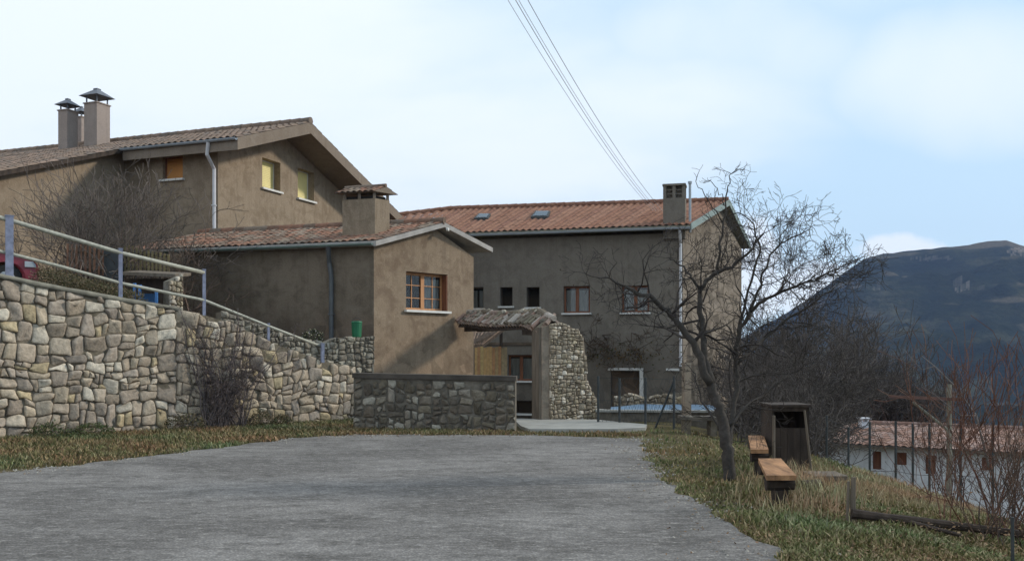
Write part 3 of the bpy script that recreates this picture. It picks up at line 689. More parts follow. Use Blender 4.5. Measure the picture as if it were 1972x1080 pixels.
# ------------------------------------------------------------------ rubble walls
PAL = {'warm': [(.36, .295, .22), (.33, .27, .205), (.38, .31, .225), (.30, .245, .19), (.43, .36, .275), (.40, .32, .2), (.32, .265, .21), (.35, .285, .215), (.5, .44, .35), (.285, .24, .195), (.34, .275, .205)],
       'pale': [(.40, .335, .25), (.29, .24, .18), (.46, .39, .30), (.24, .195, .14), (.36, .3, .21), (.56, .5, .41), (.32, .27, .2)],
       'dark': [(.15, .125, .09), (.12, .1, .072), (.19, .16, .12), (.135, .108, .08), (.22, .19, .15), (.14, .12, .095), (.12, .098, .075), (.28, .25, .2), (.15, .125, .095)],
       'mid': [(.24, .21, .165), (.19, .165, .13), (.28, .25, .2), (.17, .15, .12), (.33, .3, .24)]}
def clip(poly, a, b, c):      # keep a*x+b*y<=c
    o = []
    for i in range(len(poly)):
        p_, q_ = poly[i], poly[(i+1) % len(poly)]; dp = a*p_[0]+b*p_[1]-c; dq = a*q_[0]+b*q_[1]-c
        if dp <= 0: o.append(p_)
        if (dp < 0 < dq) or (dq < 0 < dp): t = dp/(dp-dq); o.append((p_[0]+(q_[0]-p_[0])*t, p_[1]+(q_[1]-p_[1])*t))
    return o
def rubble(mb, W, u0, u1, z0, top, size, pal, gap=.012, prot=.05, seed=1, o=0, asp=1.1, tl=1.0, warp=.32, rnd_=.24):
    r = random.Random(seed); rects = []
    zmax = max(t[1] for t in top)
    def split(x0, x1, y0, y1):
        w_, h_ = x1-x0, y1-y0; lim = size*r.choice((.75, .95, 1.1, 1.3, 1.55))
        if w_ < lim*1.15*asp and h_ < lim*1.15: rects.append((x0, x1, y0, y1)); return
        t = r.uniform(.36, .64)
        if w_/asp > h_*r.uniform(.8, 1.25): m_ = x0+w_*t; split(x0, m_, y0, y1); split(m_, x1, y0, y1)
        else: m_ = y0+h_*t; split(x0, x1, y0, m_); split(x0, x1, m_, y1)
    X = u0-size
    while X < u1+size:
        wch = size*r.uniform(4, 7); Y = z0-size*r.uniform(.2, 1)
        while Y < zmax+size: hch = size*r.uniform(2.6, 4.5); split(X, X+wch, Y, Y+hch); Y += hch
        X += wch
    sc_ = 1.3/size
    def wp(x, y):
        a1 = noise.noise(V(x*sc_, y*sc_, seed)); a2 = noise.noise(V(x*sc_, y*sc_, seed+9)); b1 = noise.noise(V(x*.9, y*.9, seed+20)); b2 = noise.noise(V(x*.9, y*.9, seed+30))
        return (x+a1*size*warp+b1*size*.5, y+a2*size*warp+b2*size*.9)
    for (x0, x1, y0, y1) in rects:
        w_, h_ = x1-x0, y1-y0; g2 = gap*r.uniform(.6, 1.5); P_ = []
        e_ = min(w_, h_)
        for (cx_, cy_, sx, sy, first) in ((x0, y0, 1, 1, 'y'), (x1, y0, -1, 1, 'x'), (x1, y1, -1, -1, 'y'), (x0, y1, 1, -1, 'x')):
            ka, kb = r.uniform(.06, rnd_+.1)*e_, r.uniform(.06, rnd_+.1)*e_
            px_, py_ = cx_+sx*g2, cy_+sy*g2
            A1, B1 = (px_, py_+sy*ka), (px_+sx*kb, py_)
            P_ += [A1, (px_+sx*kb*.3, py_+sy*ka*.3), B1] if first == 'y' else [B1, (px_+sx*kb*.3, py_+sy*ka*.3), A1]
        q = [wp(*p_) for p_ in P_]; q = [(x+r.gauss(0, .012)*e_*1.5, y+r.gauss(0, .012)*e_*1.5) for x, y in q]
        cx_ = sum(p_[0] for p_ in q)/len(q); cy_ = sum(p_[1] for p_ in q)/len(q)
        if not (u0-size < cx_ < u1+size) or cy_ < z0-size: continue
        zt_ = interp(top, min(max(cx_, u0), u1))
        if cy_ > zt_-size*.1: continue
        q = clip(q, 1, 0, u1); q = clip(q, -1, 0, -u0); q = clip(q, 0, -1, -z0)
        m_ = (interp(top, cx_+.05)-interp(top, cx_-.05))/.1; q = clip(q, -m_, 1, zt_-m_*cx_)
        if len(q) < 3: continue
        n_ = len(q); ctr = (sum(p_[0] for p_ in q)/n_, sum(p_[1] for p_ in q)/n_)
        rad = sum(math.hypot(p_[0]-ctr[0], p_[1]-ctr[1]) for p_ in q)/n_
        if rad < size*.12: continue
        ta, tb = r.uniform(-.22, .22)*tl, r.uniform(-.22, .22)*tl; ex = r.uniform(0, prot*.9)
        col_ = r.choice(PAL[pal]); f_ = r.uniform(.78, 1.22); col_ = tuple(v*f_ for v in col_)
        vs = []; bev = min(.022, rad*.2)
        for (ins, oo) in ((0, -.05), (0, prot*.3), (bev*.5, prot*.8), (bev*1.6, prot+.004), (rad*.55, prot+.008)):
            for p_ in q:
                dx, dy = p_[0]-ctr[0], p_[1]-ctr[1]; l = math.hypot(dx, dy) or 1e-6; k = max(.1, (l-ins)/l)
                X_, Y_ = ctr[0]+dx*k, ctr[1]+dy*k
                h = 0 if oo < 0 else ex+ta*dx+tb*dy+noise.noise(V(X_*14, Y_*14, seed))*.014*min(1, prot/.03)
                vs.append(W.pt(X_, Y_, o+oo+h))
        vs.append(W.pt(ctr[0], ctr[1], o+prot+.012+ex+noise.noise(V(ctr[0]*14, ctr[1]*14, seed))*.014))
        fs_ = []
        for a in range(4):
            for b in range(n_): b2 = (b+1) % n_; fs_.append((a*n_+b, a*n_+b2, (a+1)*n_+b2, (a+1)*n_+b))
        for b in range(n_): fs_.append((4*n_+b, 4*n_+(b+1) % n_, 5*n_))
        mb.add(vs, fs_, col_)
def body(mb, W, u0, u1, z0, top, th, o=-.0):
    mb.cc = (.2, .175, .135)
    us = sorted({u0, u1} | {t[0] for t in top if u0 < t[0] < u1})
    for a, b in zip(us, us[1:]):
        za, zb_ = interp(top, a), interp(top, b)
        f_ = [W.pt(a, z0, o), W.pt(b, z0, o), W.pt(b, zb_, o), W.pt(a, za, o)]; g_ = [W.pt(a, z0, o-th), W.pt(b, z0, o-th), W.pt(b, zb_, o-th), W.pt(a, za, o-th)]
        mb.add(f_+g_, [(0, 1, 2, 3), (7, 6, 5, 4), (3, 2, 6, 7)])
    for uu, fl in ((u0, 0), (u1, 1)):
        zt_ = interp(top, uu); q = [W.pt(uu, z0, o), W.pt(uu, z0, o-th), W.pt(uu, zt_, o-th), W.pt(uu, zt_, o)]; mb.poly(q if not fl else q[::-1])
# big retaining wall on the left
Wt = Wall(G(-560, 850+560*.0559).xy, G(684, 812).xy)
def tline(lst, W): return [W.hit(px, py) for px, py in lst]
TOPL = [(-560, 420), (-200, 487), (0, 527), (100, 548), (232, 572), (345, 592), (395, 602), (440, 614), (517, 652), (560, 668), (622, 690), (684, 702)]
top = tline(TOPL, Wt)
rw = thing('retaining_wall', 'tall retaining wall of big irregular cream and grey stones under the sloping railing', 'wall', Wt.pt(Wt.L*.6, 0))
mb = MB(); rubble(mb, Wt, Wt.hit(-540), Wt.L, -.1, [(a, b-.05) for a, b in top], .24, 'warm', .0065, .028, 3, rnd_=.22); stn = mb.build('stonework', M['stone'], rw, smooth=True, col=True)
mb = MB(); body(mb, Wt, 0, Wt.L, -.3, [(a, b-.06) for a, b in top], .5); mb.build('core', M['mortar'], rw)
mb = MB(); ctop = [t for t in top]; uc_ = Wt.hit(350)
us = [uc_*i/60 for i in range(61)]
for a, b in zip(us, us[1:]):
    for_ = []
    za, zb_ = interp(top, a), interp(top, b); j1 = .012*noise.noise(V(a*3, 0, 0)); j2 = .012*noise.noise(V(b*3, 0, 0))
    oa = .055+.02*noise.noise(V(a*4, 9, 0)); ob_ = .055+.02*noise.noise(V(b*4, 9, 0)); ba = .09+.05*noise.noise(V(a*2.5, 4, 0)); bb = .09+.05*noise.noise(V(b*2.5, 4, 0))
    mb.add([Wt.pt(a, za-ba, oa), Wt.pt(b, zb_-bb, ob_), Wt.pt(b, zb_+j2, ob_-.01), Wt.pt(a, za+j1, oa-.01), Wt.pt(b, zb_+j2, -.5), Wt.pt(a, za+j1, -.5), Wt.pt(a, za-ba, 0), Wt.pt(b, zb_-bb, 0)], [(0, 1, 2, 3), (3, 2, 4, 5), (6, 7, 1, 0)])
mb.build('coping', M['coping'], rw, smooth=True)
# terrace behind it
def tz(x, y):
    # height follows the wall top at the nearest point, eases up towards the house
    q = Vector((x, y))-Wt.A; uu = max(0, min(Wt.L, q.dot(Wt.d))); back = -q.dot(Wt.n)
    z = interp(top, uu)-.12
    k = sst(0, 5, back)
    return z+(max(z, 2.45 if uu < Wt.hit(420) else 1.9)-z)*k
mb = MB(); nu, nb = 60, 24
for j in range(nb+1):
    for i in range(nu+1):
        uu = Wt.L*i/nu; bk = .3+13*(j/nb)**1.3; q = Wt.A+Wt.d*uu-Wt.n*bk; mb.v.append((q.x, q.y, tz(q.x, q.y)+.03*noise.noise(V(q.x*2, q.y*2, 0))))
for j in range(nb):
    for i in range(nu): a = j*(nu+1)+i; mb.f.append((a, a+1, a+nu+2, a+nu+1))
mb.c = [(1, 1, 1)]*len(mb.f)
structure(mb.build('terrain', M['earth'], origin=(0, 0, 0), smooth=True))
# rubble garden wall above/behind its lower end
W2 = Wall(XY(425, 20.9), XY(719, 22.9))
top2 = tline([(425, 598), (440, 600), (470, 612), (500, 622), (545, 638), (590, 652), (625, 658), (650, 648), (718, 647)], W2)
gw = thing('garden_wall', 'rough grey rubble wall between the retaining wall and the small brown house', 'wall', W2.pt(2, 0))
mb = MB(); rubble(mb, W2, 0, W2.L, .0, top2, .135, 'mid', .004, .035, 5); mb.build('stonework', M['stone'], gw, smooth=False, col=True)
mb = MB(); body(mb, W2, 0, W2.L, -.2, [(a, b-.03) for a, b in top2], .4); mb.build('core', M['mortar_pale'], gw)
# low wall in front of the small house
W3 = Wall(G(681, 828).xy, G(992, 830).xy)
top3 = tline([(681, 718), (992, 724)], W3)
lw = thing('low_wall', 'low dark mottled stone wall with flat cement top in front of the small house', 'wall', W3.pt(1.7, 0))
mb = MB(); rubble(mb, W3, 0, W3.L, -.05, [(a, b-.13) for a, b in top3], .19, 'dark', .016, .02, 8, tl=.5); mb.build('stonework', M['stone'], lw, smooth=False, col=True)
mb = MB(); body(mb, W3, 0, W3.L, -.2, [(a, b-.1) for a, b in top3], .38)
M['mortar_dark'] = plain('dark_mortar', (.13, .112, .088), .95, var=.5, scale=5, bmp=.8); mb.build('core', M['mortar_dark'], lw)  # darker, mottled mortar tone over the whole core
mb = MB(); q = W3.pt(-.02, top3[0][1]-.1, .05); q2 = W3.pt(W3.L+.02, top3[1][1]-.1, .05); mb.add([q, q2, q2+V(0, 0, .1), q+V(0, 0, .1), W3.pt(-.02, top3[0][1]-.1, -.43), W3.pt(W3.L+.02, top3[1][1]-.1, -.43), W3.pt(W3.L+.02, top3[1][1], -.43), W3.pt(-.02, top3[0][1], -.43)], [(0, 1, 2, 3), (3, 2, 6, 7), (1, 5, 6, 2), (4, 0, 3, 7), (5, 4, 7, 6), (4, 5, 1, 0)])
mb.build('coping', plain('dark_coping', (.075, .062, .05), .95, var=.35, scale=3, bmp=.5), lw)
# ------------------------------------------------------------------ gate: stone pier, lintel with little tiled roof
Wp = Wall((.684, 21.6), (.684+.91*1.46, 21.6+.41*1.46))
tp = tline([(1043, 628), (1078, 620), (1113, 634), (1124, 650), (1129, 700), (1131, 735), (1140, 752), (1149, 772), (1149.5, 790)], Wp)
tp = sorted(tp)
gate = thing('stone_gateway', 'gateway with rubble stone pier and a small sagging tiled roof over the opening', 'gateway', V(.5, 22, 0))
mb = MB(); rubble(mb, Wp, .2, Wp.L, -.05, tp, .1, 'pale', .004, .03, 11, asp=1.2, rnd_=.3); 
# right edge is ragged: stones on the end face too
mb.build('stonework', M['stone'], gate, smooth=False, col=True)
mb = MB(); body(mb, Wp, 0, Wp.L, -.2, [(a, b-.02) for a, b in tp], .42); mb.build('pier', M['stucco_tan'], gate)
mb = MB(); q = Wp.pt(-.05, 0, -.42); mb.box(q, Wp.pt(-.003, 0, -.42)-q, Wp.pt(-.05, 0, -.02)-q, V(0, 0, 2.2)); mb.build('jamb', M['wood_brown'] if 'wood_brown' in M else M['wood_grey'], gate)  # brown board puts the shade of the pier's side face into colour
LG = P(908, 620, 26.0); RG = P(1054, 620, 22.0)
lin_d = (RG-LG).normalized(); ln = V(lin_d.y, -lin_d.x, 0).normalized()
zl = 2.22
mb = MB()
for o_ in (-.3, .08): q = V(LG.x, LG.y, zl-.02)+ln*o_; mb.box(q, V(RG.x-LG.x, RG.y-LG.y, 0)*.97, ln*.14, V(0, 0, .15))
q = P(1005, 625, 22.6); mb.box(V(q.x, q.y, zl-.18)-ln*.2, lin_d*.75, ln*.2, V(0, 0, .16))
mb.build('lintel', M['wood_dark'], gate)
rf = MB(); fs = MB(); loose = MB()
def gp(t, o_, z): b = LG.lerp(RG, t)+ln*o_; return V(b.x, b.y, z-.16*t+.015*math.sin(t*11)-.05*math.sin(math.pi*t)-.12*max(0, t-.9)/.1)
zg = zl+.15; NSEG = 6
for i in range(NSEG):
    a, b = -.04+1.08*i/NSEG, -.04+1.08*(i+1)/NSEG
    tiles(rf, gp(a, .32, zg), gp(b, .32, zg), gp(b, -.05, zg+.36), gp(a, -.05, zg+.36), 'old', .15, .24, .055, .03)
    tiles(rf, gp(b, -.5, zg), gp(a, -.5, zg), gp(a, -.05, zg+.36), gp(b, -.05, zg+.36), 'old', .15, .24, .055, .03)
LC = [(.30, .25, .19), (.2, .17, .12), (.27, .2, .16), (.17, .14, .105), (.38, .33, .28), (.27, .175, .135)]
for row_, (oa, za_) in enumerate(((.34, 0.06), (.14, .2))):
    for i in range(34):
        a = -.05+1.1*(i+.5*row_)/34+rnd.uniform(-.008, .008); o1 = oa+rnd.uniform(-.07, .05); z1_ = zg+za_+rnd.uniform(-.015, .03)+.03
        loose.tube([gp(a+rnd.uniform(-.01, .01), o1, z1_), gp(a+rnd.uniform(-.012, .012), o1-.27, z1_+.2+rnd.uniform(-.02, .02))], [.055, .045], 9, True, rnd.choice(LC), .12)
for i in range(15):
    a = -.05+1.09*i/15; c = rnd.choice(LC); loose.tube([gp(a, -.05+rnd.uniform(-.04, .04), zg+.38+rnd.uniform(-.02, .02)), gp(a+.09, -.05+rnd.uniform(-.04, .04), zg+.38+rnd.uniform(-.02, .03))], [.085, .07], 9, True, c, .1)
for i in range(34):   # stones weighing the tiles down
    a = rnd.uniform(-.03, 1.02); o_ = rnd.uniform(-.1, .3); z_ = zg+.45-.95*abs(o_+.05); c0 = gp(a, o_, z_); s_ = rnd.uniform(.035, .07)
    loose.tube([c0-V(s_, 0, 0), c0+V(0, 0, s_*.4), c0+V(s_, 0, 0)], [s_*.5, s_*.8, s_*.4], 6, True, rnd.choice(PAL['mid']), .3)
for i in range(NSEG):
    a, b = -.04+1.08*i/NSEG, -.04+1.08*(i+1)/NSEG; slab(fs, gp(a, .32, zg), gp(b, .32, zg), gp(b, -.05, zg+.36), gp(a, -.05, zg+.36), .05)
rg = rf.build('roof', M['tile'], gate, col=True); loose.build('loose_tiles', M['stone'], gate, col=True); fs.build('roof_boards', M['wood_dark'], gate)
# plank gate beside the house
mb = MB(); A_ = P(914, 720, 24.9); B_ = P(977, 720, 24.6); dd = V(B_.x-A_.x, B_.y-A_.y, 0); npl = 11
for i in range(npl):
    c = rnd.choice([(.4, .29, .13), (.34, .24, .12), (.42, .27, .12), (.36, .2, .1), (.28, .22, .13)]); q = V(A_.x, A_.y, .05)+dd*(i/npl); mb.box(q, dd/npl*.93, V(0, .03, 0), V(0, 0, 1.70+.015*(i % 3)), c)
pg = thing('plank_gate', 'gate of upright yellow wooden planks beside the small house corner', 'gate', V(A_.x+.4, 24.8, 0))
mb.build('board', M['plank'], pg, col=True)
for z_ in (.4, 1.35): mb = MB(); mb.box(V(A_.x, A_.y+.035, z_), dd, V(0, .04, 0), V(0, 0, .09)); mb.build('crossbar', M['wood_grey'], pg)
# little tiled canopy in the court
cn = thing('canopy', 'small tiled canopy seen through the gate above the plank gate', 'canopy', P(935, HY, 29)-V(0, 0, EYE))
mb = MB(); fs = MB(); q = [P(900, 667, 27.6), P(928, 665, 28.6), P(972, 631, 30.0), P(895, 629, 28.8)]; tiles(mb, *q, 'old', .16, .25, .04); mb.build('tile_cover', M['tile'], cn, col=True); slab(fs, *q, .09)
q2 = P(968, 640, 30); fs.box(V(q2.x-.1, q2.y, -.9), V(.1, 0, 0), V(0, .1, 0), V(0, 0, q2.z+.9+.05)); fs.build('frame', M['wood_dark'], cn)
# ------------------------------------------------------------------ railing on the wall
rail = thing('railing', 'two-bar metal railing with blue-grey posts sloping down the retaining wall', 'railing', Wt.pt(Wt.hit(200), 3))
def on(px, py, o=-.12):
    a, z = Wt.hit(px, py, o); return Wt.pt(a, z, o)
for (px, yt, yb, wd) in ((-420, 305, 450, .1), (-190, 362, 500, .1), (18, 417, 536, .13), (232, 480, 580, .07), (393, 520, 612, .06), (517, 624, 664, .05), (621, 662, 698, .07)):
    o = -.12 if px < 600 else .06
    a = on(px, yt, o); b = on(px, yb, o); mb = MB(); mb.cbox((b.x, b.y, b.z), wd, wd, a.z-b.z, .55); mb.cbox((b.x, b.y, a.z), wd*1.15, wd*1.15, .02, .55)
    mb.build('post', M['blue_paint'], rail)
mb = MB(); mb.tube([on(-420, 310), on(-190, 367), on(18, 424), on(232, 487), on(393, 525)], .042, 10); mb.build('top_rail', M['rail'], rail, smooth=True)
mb = MB(); mb.tube([on(-420, 392), on(-190, 440), on(18, 488), on(120, 514), on(232, 545), on(393, 578), on(517, 628), on(621, 668, .02)], .032, 10); mb.build('lower_rail', M['rail'], rail, smooth=True)
# ------------------------------------------------------------------ bare trees and shrubs
def grow(mb, p_, d_, ln_, r_, lv, st, rr, up=.12):
    """st: dict(wander, kids, shrink, angle, minr)"""
    n_ = 3 if lv > 0 else 2; pts_ = [p_.copy()]; rs = [r_]; dirs = [d_.copy()]
    for i in range(n_):
        d_ = (d_+V(rr.gauss(0, 1), rr.gauss(0, 1), rr.gauss(0, 1))*st['wander']+V(0, 0, up)*.5).normalized(); p_ = p_+d_*(ln_/n_); pts_.append(p_.copy()); rs.append(max(st['minr'], r_*(1-(.45)*(i+1)/n_))); dirs.append(d_.copy())
    c = st['col'][0] if rr.random() < .6 else st['col'][1]; f_ = rr.uniform(.75, 1.25)
    mb.tube(pts_, rs, 5 if r_ > .02 else 3, r_ > .02, (c[0]*f_, c[1]*f_, c[2]*f_))
    if lv <= 0: return
    k_ = rr.choice(st['kids'])
    for i in range(k_):
        j = rr.choice((1, 2, 3)) if i else 3
        d2 = dirs[j]; ax = d2.orthogonal().normalized(); ax = (ax*math.cos(rr.uniform(0, 6.28))+d2.cross(ax)*math.sin(rr.uniform(0, 6.28))).normalized()
        an = rr.uniform(*st['angle'])*(1 if i else .5); d3 = (d2*math.cos(an)+ax*math.sin(an)).normalized()
        grow(mb, pts_[j], d3, ln_*st['shrink']*rr.uniform(.75, 1.15), rs[j]*.72, lv-1, st, rr, up)
BR = [(.045, .038, .034), (.075, .065, .058)]
def polylimb(mb, pts_, r0, r1, col_, rr, st, kids, klen, klv, n=7, sub=4, up=.1):
    P_ = [Vector(p_) for p_ in pts_]; o = []
    for a, b in zip(P_, P_[1:]):
        for k in range(sub): o.append(a.lerp(b, k/sub)+V(rr.gauss(0, 1), rr.gauss(0, 1), rr.gauss(0, 1))*.012)
    o.append(P_[-1]); m_ = len(o)-1; rs = [r0+(r1-r0)*(i/m_)**.8 for i in range(m_+1)]
    mb.tube(o, rs, n, True, col_, .18)
    for k in range(kids):
        i = rr.randint(int(m_*.25), m_); d_ = (o[min(m_, i+1)]-o[max(0, i-1)]).normalized(); ax = V(rr.gauss(0, 1), rr.gauss(0, 1)*.8, rr.gauss(0, 1)*.7).normalized()
        grow(ck if True else mb, o[i], (d_*.55+ax).normalized(), klen*rr.uniform(.6, 1.2)*(1-.3*i/m_), max(.006, rs[i]*.5), klv, st, rr, up)
    return o
# main bare tree beside the road
rr = random.Random(21); td = 11.8
tree = thing('bare_tree', 'leafless fruit tree with forked crooked trunk beside the road edge', 'tree', G(1405, 925))
def T(px, py, dd=0): return P(px, py, td+dd)
st = dict(wander=.26, kids=(2, 3, 3), shrink=.68, angle=(.5, 1.15), minr=.0028, col=BR)
tk = MB(); ck = MB(); bc = (.062, .054, .047)
polylimb(tk, [T(1406, 932), T(1404, 890), T(1398, 845), T(1388, 800), T(1378, 765), T(1368, 735)], .084, .056, bc, rr, st, 0, 0, 0, 9)
polylimb(tk, [T(1368, 737), T(1340, 672), T(1312, 632), T(1285, 600), T(1250, 572, -.2), T(1205, 552, -.3)], .058, .022, bc, rr, st, 14, .55, 3)
polylimb(ck, [T(1205, 552, -.3), T(1165, 535, -.4), T(1128, 527, -.5)], .02, .006, bc, rr, st, 8, .4, 2, 5)
polylimb(tk, [T(1370, 740), T(1360, 690, .1), T(1352, 640, .2), T(1347, 590, .25), T(1348, 555, .3)], .05, .03, bc, rr, st, 8, .5, 3)
polylimb(tk, [T(1348, 556, .3), T(1372, 528, .3), T(1405, 512, .2), T(1440, 490, .2), T(1470, 450, .1)], .03, .012, bc, rr, st, 14, .5, 3)
polylimb(tk, [T(1348, 556, .3), T(1332, 535, .3), T(1315, 515, .4), T(1290, 500, .4)], .022, .008, bc, rr, st, 9, .4, 3)
polylimb(tk, [T(1380, 525, .3), T(1388, 470, .3), T(1396, 410, .3), T(1400, 365, .3), T(1408, 335, .3)], .02, .005, bc, rr, st, 5, .28, 2)
polylimb(tk, [T(1392, 430, .3), T(1365, 385, .2), T(1340, 350, .1)], .01, .004, bc, rr, st, 2, .2, 1)
polylimb(tk, [T(1394, 395, .3), T(1385, 370, .3), T(1368, 348, .3)], .008, .004, bc, rr, st, 2, .15, 1)
polylimb(tk, [T(1400, 870), T(1412, 800, .2), T(1420, 750, .3), T(1418, 700, .3), T(1424, 640, .3), T(1445, 600, .2)], .042, .026, bc, rr, st, 14, .6, 3)
polylimb(tk, [T(1445, 600, .2), T(1480, 572, 0), T(1530, 552, -.1), T(1580, 535, -.2), T(1618, 515, -.3)], .026, .007, bc, rr, st, 44, .5, 3)
polylimb(tk, [T(1445, 600, .2), T(1462, 550, .2), T(1480, 500, .2), T(1500, 470, .2), T(1560, 440, .2)], .022, .006, bc, rr, st, 26, .42, 3)
polylimb(tk, [T(1420, 640, .3), T(1440, 560, .6), T(1465, 480, .7), T(1450, 430, .7), T(1420, 410, .7)], .022, .006, bc, rr, st, 16, .45, 3)
polylimb(tk, [T(1420, 700, .3), T(1470, 650, .8), T(1540, 600, 1.0), T(1600, 560, 1.0)], .03, .008, bc, rr, st, 22, .5, 3)
polylimb(tk, [T(1405, 820, .1), T(1440, 780, .3), T(1470, 760, .5), T(1520, 720, .6)], .025, .008, bc, rr, st, 14, .45, 3)
polylimb(tk, [T(1395, 835), T(1352, 770, .4), T(1340, 720, .5)], .018, .006, bc, rr, st, 8, .35, 3)
tk.build('trunk', M['bark'], tree, smooth=True, col=True)
for i in range(260):   # a few dead leaves and berries still hanging
    v = Vector(ck.v[rr.randrange(len(ck.v))]); s_ = rr.uniform(.008, .02); a = V(rr.gauss(0, 1), rr.gauss(0, 1), rr.gauss(0, 1)).normalized(); b = a.orthogonal().normalized()
    ck.poly([v, v+a*s_, v+a*s_+b*s_, v+b*s_], (.06, .04, .03))
ck.build('crown', M['bark'], tree, smooth=True, col=True)
# background bare trees: three sources, copied
def bare(name_, seed, hgt, spread, lv, stems, colr, r0, kids=(3, 4), shrink=.7, ang=(.4, 1.0), up=.2, minr=.006, wander=.22, lean=.35, trunk=True):
    rr_ = random.Random(seed); st_ = dict(wander=wander, kids=kids, shrink=shrink, angle=ang, minr=minr, col=colr)
    m_ = MB()
    for s in range(stems):
        d_ = V(rr_.gauss(0, lean), rr_.gauss(0, lean), 1).normalized(); grow(m_, V(rr_.uniform(-spread, spread), rr_.uniform(-spread, spread), 0), d_, hgt*.36, r0*rr_.uniform(.7, 1.2), lv, st_, rr_, up)
    return m_
GR = [(.075, .065, .058), (.11, .095, .085)]; RD = [(.13, .06, .04), (.2, .11, .075)]; PL = [(.17, .14, .12), (.1, .085, .075)]
def tree_src(seed, lv, label, loc, hgt=4.5, stems=2, colr=GR):
    t = thing('bare_tree', label, 'tree', loc, 'bare trees crowding the slope behind the fruit tree'); ORG[t.name] = V(0, 0, 0)
    rr_ = random.Random(seed); st_ = dict(wander=.2, kids=(3, 4), shrink=.66, angle=(.45, 1.1), minr=.007, col=colr)
    tkm = MB(); m_ = MB()
    for s in range(stems):
        b = V(rr_.uniform(-.4, .4), rr_.uniform(-.4, .4), -.3); d_ = V(rr_.gauss(0, .12), rr_.gauss(0, .12), 1).normalized()
        q = [b, b+d_*hgt*.2, b+d_*hgt*.4+V(rr_.gauss(0, .12), rr_.gauss(0, .12), 0), b+d_*hgt*.6+V(rr_.gauss(0, .2), rr_.gauss(0, .2), 0)]; tkm.tube(q, [.09, .07, .055, .035], 7, True, colr[0])
        for i in range(32):
            k = rr_.uniform(.3, 3); j = min(2, int(k)); p_ = q[j].lerp(q[j+1], k-j); a = rr_.uniform(0, 6.28); grow(m_, p_, V(math.cos(a), math.sin(a), rr_.uniform(.2, 1.4)).normalized(), hgt*.24, .03, lv, st_, rr_, .2)
    t_h = sorted(v[2] for v in m_.v)[int(len(m_.v)*.985)]; k_ = 5.0/t_h
    for q_ in (tkm, m_): q_.v = [(a*k_, b*k_, c*k_) for a, b, c in q_.v]
    tkm.build('trunk', M['bark'], t, smooth=True, col=True); m_.build('crown', M['bark'], t, smooth=True, col=True)
    return t
spots = [(1470, 24, 655, 'nearest the stone bench'), (1545, 27, 630, 'just right of the fruit tree crown'), (1640, 47, 660, 'above the left end of the white house'), (1510, 33, 605, 'tallest and darkest behind the fruit tree'),
         (1590, 52, 620, 'small and far, before the mountain foot'), (1440, 40, 640, 'by the far corner of the long house'), (1700, 50, 720, 'low one over the ridge of the white house'), (1485, 20.5, 715, 'short one right behind the dark hut'), (1525, 22, 735, 'short one just left of the white house roof'), (1668, 44, 700, 'low bushy one above the white-capped chimney')]
srcs = []
for i, (px, d_, py, wh) in enumerate(spots):
    x = (px-CX)*d_/F; zb = gh(x, d_); ht = EYE+(HY-py)*d_/F-zb; lab = 'grey leafless tree on the slope, '+wh
    if i < 3:
        t = tree_src(50+i, 3, lab, V(x, d_, zb)); t.scale = (ht/5.0,)*3; t.location = (x, d_, zb); srcs.append(t)
    else:
        copy_tree(srcs[i % 3], (x, d_, zb), rnd.uniform(0, 6.28), ht/5.0, lab)
# dense undergrowth on the slope
ug = MB(); rr_ = random.Random(5); st_ = dict(wander=.3, kids=(2, 3), shrink=.7, angle=(.4, 1.1), minr=.006, col=GR)
for i in range(220):
    d_ = rr_.uniform(17.5, 30); px = rr_.uniform(1415, 1580); x = (px-CX)*d_/F; 
    grow(ug, V(x, d_, gh(x, d_)-.1), V(rr_.gauss(0, .4), rr_.gauss(0, .4), 1).normalized(), rr_.uniform(.5, 1.0), .014, 3, st_, rr_, .15)
tag(ug.build('undergrowth', M['bark'], smooth=True, col=True), 'dense tangle of leafless brush covering the slope below the bare trees', 'brush', kind='stuff')
# shrub on the terrace in front of the left house
def shrub(mesh, name, label, loc, scale=1, group=None, part='twig'):
    o = thing(name, label, 'shrub', V(0, 0, 0), group); mesh.build('twigs', M['bark'], o, smooth=True, col=True); o.location = loc; o.scale = (scale,)*3; return o
q = P(205, 495, 23.2)
shrub(bare('x', 71, 2.6, .7, 4, 50, PL, .02, (2, 3), .74, (.3, .9), .12, .0045, .22, .5), 'shrub', 'large arching leafless shrub on the terrace before the house, behind the railing', V(q.x, q.y, 2.7), 1.42)
q = P(315, 500, 23.5)
shrub(bare('x', 72, 1.5, .5, 3, 26, [(.13, .09, .07), (.1, .08, .065)], .014, (2, 3), .74, (.4, 1.1), .05, .004, .25, .8), 'shrub', 'tangled brown shrub between picket fence and small house roof', V(q.x, q.y, 2.6), 1.6)
q = P(120, 500, 23.5)
shrub(bare('x', 74, 1.5, .5, 3, 18, [(.15, .09, .08), (.1, .075, .065)], .012, (2, 3), .74, (.4, 1.1), .1, .004, .25, .6), 'shrub', 'low reddish brown shrub right of the red car', V(q.x, q.y, 2.7), 1.2)
